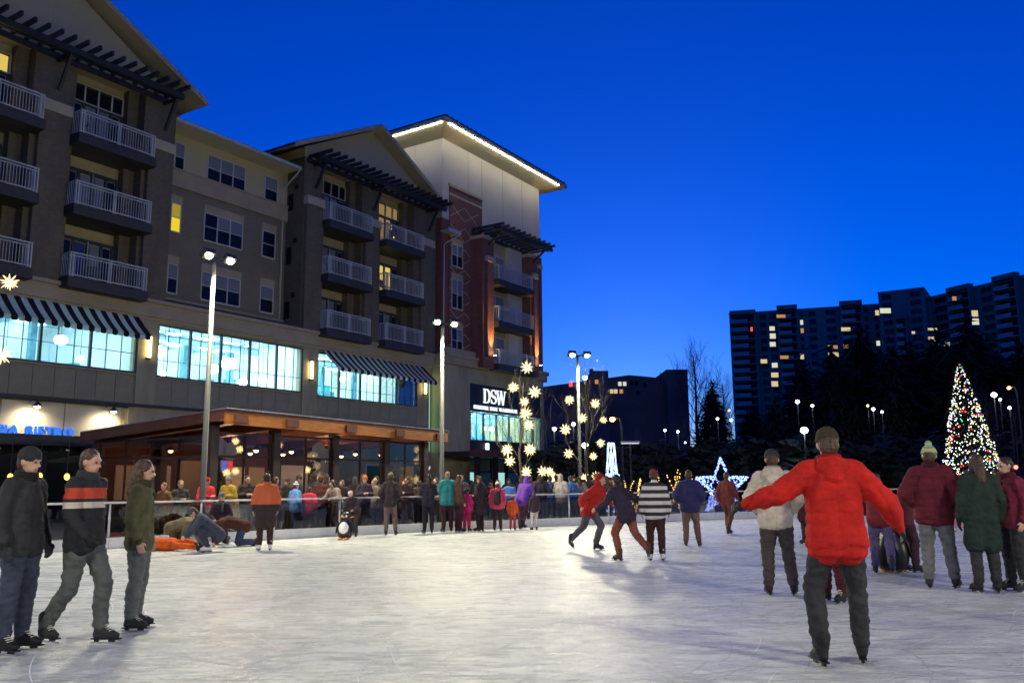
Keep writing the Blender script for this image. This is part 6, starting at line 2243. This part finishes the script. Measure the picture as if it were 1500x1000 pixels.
# --- the tumbled group on the ice
person(on_ice(246, 806), 1.62, -96, 'lying', ('puffy', ORANGE), (.56, .09, .015), (SK, BLACK), ('short', HAIRD), 'person in orange snow suit lying flat on the ice')
person(on_ice(268, 802), 1.72, 75, 'kneel_bend', ('puffy', (.15, .135, .075)), OLIVE, (SK, BLACK), ('long', HAIRL), 'blond person in olive jacket on hands and knees behind the orange one')
person(on_ice(306, 808), 1.74, -65, 'crouch', ('puffy', (.055, .06, .085)), (.05, .055, .085), (SK, WHITE), ('beanie', (.08, .085, .1)), 'person in slate blue jacket crouching over the fallen orange one')
person(on_ice(338, 800), 1.72, -70, 'kneel_bend', ('puffy', (.07, .026, .02)), (.05, .06, .13), (SK, BLACK), ('short', HAIRR), 'red-haired person in dark brown jacket bent down at the end of the tumbled group')
person(on_ice(322, 797), 1.74, 10, 'kneel', ('jacket', (.03, .022, .03)), CHAR, (SK, BLACK), ('beanie', (.12, .12, .14)), 'person in black jacket, scarf and grey hat kneeling behind the tumbled group', scarf=(.1, .1, .11))
# --- along the barrier
person(behind(302, 23.9), 1.68, 60, 'hands', ('puffy', (.62, .05, .06)), CHAR, (SH, BLACK), ('beanie', REDCAP), 'person in coral red jacket and red hat behind the handrail by the pavilion post')
person(behind(334, 24.2), 1.70, -20, 'hands', ('puffy', MUST), (.12, .10, .07), (SH, BROWN), ('beanie', GREY), 'person in mustard jacket and grey hat behind the handrail')
person(behind(362, 24.6), 1.74, 30, 'hands', ('jacket', (.04, .03, .03)), DENIM, (SH, BROWN), ('short', HAIRD), 'bareheaded person in dark jacket and jeans at the handrail holding up a phone')
person(behind(403, 25.2), 1.70, 150, 'stand', ('jacket', (.06, .03, .03)), CHAR, (SH, BLACK), ('short', HAIRB), 'person in dark brown jacket with back turned behind the orange top')
person(behind(433, 25.3), 1.52, 140, 'stand', ('puffy', (.12, .26, .58)), NAVY, (SH, BLACK), ('pom', GWHAT), 'person in light blue jacket and grey white bobble hat behind the barrier')
person(behind(453, 25.6), 1.40, 175, 'stand', ('puffy', (.50, .03, .07)), CHAR, (SH, BLACK), ('short', HAIRB), 'child in crimson jacket next to the light blue jacket behind the barrier')
person(behind(492, 26.3), 1.68, -30, 'lean', ('jacket', (.28, .22, .18)), (.05, .03, .03), (SH, BROWN), ('long', HAIRB), 'person in beige jacket leaning on the handrail behind the penguin')
person(on_ice(517, 786), 1.40, -15, 'push', ('jacket', (.04, .028, .035)), (.05, .03, .035), (SK, BLACK), ('beanie', RWHAT), 'child in red and white striped hat holding on to the white penguin aid')
person(behind(534, 26.6), 1.72, 20, 'hands', ('jacket', (.05, .035, .06)), CHAR, (SH, BLACK), ('beanie', (.5, .13, .03)), 'person in dark plum jacket and orange hat behind the barrier')
person(behind(548, 27.2), 1.62, -40, 'stand', ('puffy', (.22, .15, .11)), CHAR, (SH, BLACK), ('short', HAIRL), 'light-haired person in tan puffed jacket behind the barrier')
person(on_ice(571, 784), 1.78, 185, 'pockets', ('jacket', (.035, .025, .03)), (.12, .085, .08), (SK, BLACK), ('beanie', (.15, .17, .08)), 'tall person in dark jacket and moss green hat on the ice at the barrier')
person(on_ice(627, 781), 1.74, -165, 'hands', ('jacket', (.02, .018, .03)), (.015, .013, .02), (SK, BLACK), ('long', HAIRD), 'person in black with a yellow scarf by the last barrier post before the mast', scarf=(.5, .30, .05))
person(on_ice(655, 779), 1.82, 200, 'hands', ('puffy', TEAL), (.05, .02, .03), (SK, BLACK), ('short', HAIRL), 'person in teal jacket in front of the second floodlight mast')
person(on_ice(672, 779), 1.72, 120, 'stand', ('jacket', (.06, .03, .03)), (.04, .015, .02), (SK, BLACK), ('long', HAIRB), 'long-haired person in dark brown jacket beside the teal jacket')
person(on_ice(684, 778), 1.30, 150, 'stand', ('puffy', PINK), (.45, .02, .10), (SK, BLACK), ('beanie', (.05, .02, .03)), 'child all in magenta beside the dark brown jacket')
person(on_ice(703, 778), 1.68, -120, 'pockets', ('coat', (.03, .018, .022)), (.02, .015, .02), (SK, BLACK), ('short', HAIRB), 'person in long dark coat between the magenta child and the pink jacket')
person(on_ice(729, 777), 1.50, 180, 'stand', ('puffy', (.55, .05, .12)), (.05, .02, .025), (SK, BLACK), ('beanie', (.6, .55, .52)), 'person in pink jacket and pale hat, a dark backpack on the back')
person(behind(746, 30.6), 1.55, 170, 'stand', ('puffy', (.05, .12, .36)), CHAR, (SH, BLACK), ('short', HAIRB), 'person in royal blue jacket just behind the pink jacket')
person(on_ice(767, 775), 1.82, 150, 'push', ('puffy', PURPLE), (.09, .04, .06), (SK, BLACK), ('hood', PURPLE), 'person in purple hooded jacket bending to a child below the shop tree')
person(on_ice(751, 776), 1.05, 170, 'stand', ('puffy', (.6, .10, .03)), (.45, .05, .05), (SK, BLACK), ('beanie', (.5, .08, .03)), 'small child in orange held by the purple jacket')
person(on_ice(783, 776), 1.20, 200, 'stand', ('jacket', (.05, .03, .04)), (.55, .45, .45), (SK, BLACK), ('short', HAIRB), 'child in dark jacket and pale trousers next to the purple jacket')
person(behind(792, 31.0), 1.78, 190, 'pockets', ('puffy', (.03, .025, .04)), CHAR, (SH, BLACK), ('hood', (.03, .025, .035)), 'person in black hooded jacket in the crowd at the tower corner')
for i, (px_, Y, h_, yw, ps, tp, hd, lb) in enumerate((
        (806, 31.6, 1.72, 170, 'stand', (.05, .10, .26), ('short', HAIRB), 'person in denim blue jacket in the crowd under the tower corner lights'),
        (822, 31.2, 1.75, 150, 'hands', (.34, .30, .29), ('hood', (.34, .30, .29)), 'person in pale grey hooded jacket in the crowd'),
        (836, 32.0, 1.70, -160, 'stand', (.05, .14, .36), ('beanie', (.05, .05, .09)), 'person in mid blue jacket and dark hat in the crowd'),
        (849, 32.4, 1.68, 185, 'pockets', (.22, .18, .17), ('long', HAIRB), 'long-haired person in fawn jacket in the crowd by the far mast'),
        (862, 32.6, 1.74, 160, 'stand', (.05, .02, .03), ('short', HAIRD), 'person in black plum jacket in the crowd by the far mast'),
        (876, 33.4, 1.66, 175, 'stand', (.20, .035, .05), ('beanie', (.16, .03, .04)), 'person in dark rose jacket and matching hat in the crowd'),
        (889, 33.0, 1.72, 190, 'hands', (.10, .05, .05), ('short', HAIRB), 'last person in brown in the crowd, under the blue spire'))):
    person(behind(px_, Y), h_, yw, ps, ('puffy' if i % 2 else 'jacket', tp), CHAR, (SH, BLACK), hd, lb)
for px_, Y, h_, yw, ps, tp, hd, lb in ((210, 22.6, 1.70, 20, 'pockets', (.03, .032, .03), ('hood', (.03, .032, .03)), 'person in black hood behind the barrier before the blue posters'),
                                       (240, 22.4, 1.55, -20, 'stand', (.16, .075, .03), ('short', HAIRR), 'person in rust jacket behind the barrier before the blue posters'),
                                       (264, 23.0, 1.60, 40, 'hands', (.05, .055, .05), ('short', HAIRL), 'person in dark grey green jacket behind the barrier by the first mast'),
                                       (150, 22.0, 1.66, 120, 'stand', (.05, .06, .04), ('beanie', (.06, .05, .04)), 'person in moss jacket and brown hat behind the barrier under the bistro canopy'),
                                       (470, 26.6, 1.72, 170, 'stand', (.10, .03, .03), ('beanie', (.12, .04, .03)), 'person in rust red jacket and hat behind the crimson child'),
                                       (596, 28.4, 1.70, -25, 'hands', (.04, .02, .025), ('short', HAIRD), 'person in black cherry jacket behind the barrier by the third paper flower')):
    person(behind(px_, Y), h_, yw, ps, ('jacket', tp), CHAR, (SH, BLACK), hd, lb)
# the packed dark crowd further back along the rail
CQ = random.Random(4)
for i in range(30):
    if i < 18:
        px_, Y = 640 + i * 15.5 + CQ.uniform(-5, 5), CQ.uniform(32.0, 36.5)
        gl = ('dark-clothed onlooker in the packed crowd under the star-hung trees', 'packed crowd under the star-hung trees')
    else:
        px_, Y = 395 + (i - 18) * 20 + CQ.uniform(-6, 6), 25.8 + (i - 18) * .28 + CQ.uniform(.3, 1.2)
        gl = ('dark-clothed onlooker standing close to the pavilion glass behind the rail', 'packed crowd before the pavilion glass')
    c_ = CQ.choice(((.03, .025, .03), (.05, .03, .03), (.03, .035, .05), (.07, .05, .04), (.09, .03, .035)))
    o = person(behind(px_, Y), CQ.uniform(1.55, 1.8), CQ.uniform(-60, 240), CQ.choice(('stand', 'hands', 'pockets')), (CQ.choice(('jacket', 'puffy')), c_), CHAR, (SH, BLACK), (CQ.choice(('short', 'beanie', 'hood')), CQ.choice(((.03, .02, .018), (.06, .04, .035), (.05, .05, .06)))), gl[0])
    o['group'] = gl[1]
# what some of them hold or wear
bp_ = gnd(729, 777)
b_ = empty('backpack', 'dark backpack on the pink jacket', 'backpack', (bp_.x, bp_.y - .15, .84))
m_ = MB(); cap(m_, [(.0, -.06, .06), (0, -.06, .32)], [.12, .10]); b_me = remesh(m_, 'backpack_bag', .02, 2); b_me.materials.append(fabric((.03, .02, .025))); put('backpack_bag', b_me, b_)
m_ = MB(); m_.tube([(-.09, -.02, .36), (-.1, .1, .45), (-.09, .2, .34)], .018, 6); m_.tube([(.09, -.02, .36), (.1, .1, .45), (.09, .2, .34)], .018, 6); m_.build('strap', fabric((.03, .02, .025)), b_)


# ------------------------------------------------------------------ penguin skating aids
def penguin(loc, yaw, s_, label):
    o = empty('skating_aid', label, 'skating aid', loc, math.radians(yaw))
    o.scale = (s_, s_, s_)
    m_ = MB(); m_.lathe([(.20, .06), (.25, .16), (.25, .34), (.21, .50), (.15, .60), (.135, .66), (.15, .74), (.135, .83), (.07, .89), (.01, .90)], (0, 0, 0), 20, sy=.86); m_.build('penguin_body', M['blackpl'], o, True)
    m_ = MB(); m_.ell((0, -.055, .34), .20, .185, .27, 18, 12); m_.build('belly', M['whitepl'], o, True)
    for sx in (1, -1):
        m_ = MB(); m_.ell((.06 * sx, -.085, .76), .045, .05, .05, 10, 8); f_ = m_.build('face_patch', M['whitepl'], o, True)
        m_ = MB(); m_.ell((.055 * sx, -.13, .775), .014, .01, .016, 8, 6); m_.build('eye', M['eye'], f_, True)
        m_ = MB(); m_.ell((.26 * sx, .0, .38), .035, .09, .2, 10, 8, rot=Matrix.Rotation(.25 * -sx, 3, 'Y')); m_.build('flipper', M['blackpl'], o, True)
        m_ = MB(); m_.ell((.11 * sx, -.13, .045), .09, .15, .04, 12, 8); m_.build('foot', M['orange'], o, True)
        m_ = MB(); m_.tube([(.10 * sx, .05, .70), (.26 * sx, .10, .74)], .02, 8); m_.build('handle', M['orange'], o, True)
    m_ = MB(); m_.lathe([(.04, 0), (.022, .06), (.004, .1)], (0, 0, 0), 10); b_ = m_.mesh('beak', M['orange'], True); b_.transform(Matrix.Translation((0, -.11, .73)) @ Matrix.Rotation(math.pi / 2, 4, 'X')); put('beak', b_, o)
    return o


penguin(on_ice(505, 790), -8, .82, 'white-bellied penguin skating aid standing at the barrier')
penguin(on_ice(1309, 838), 165, .98, 'black penguin skating aid turned away, among the skaters by the red jackets')
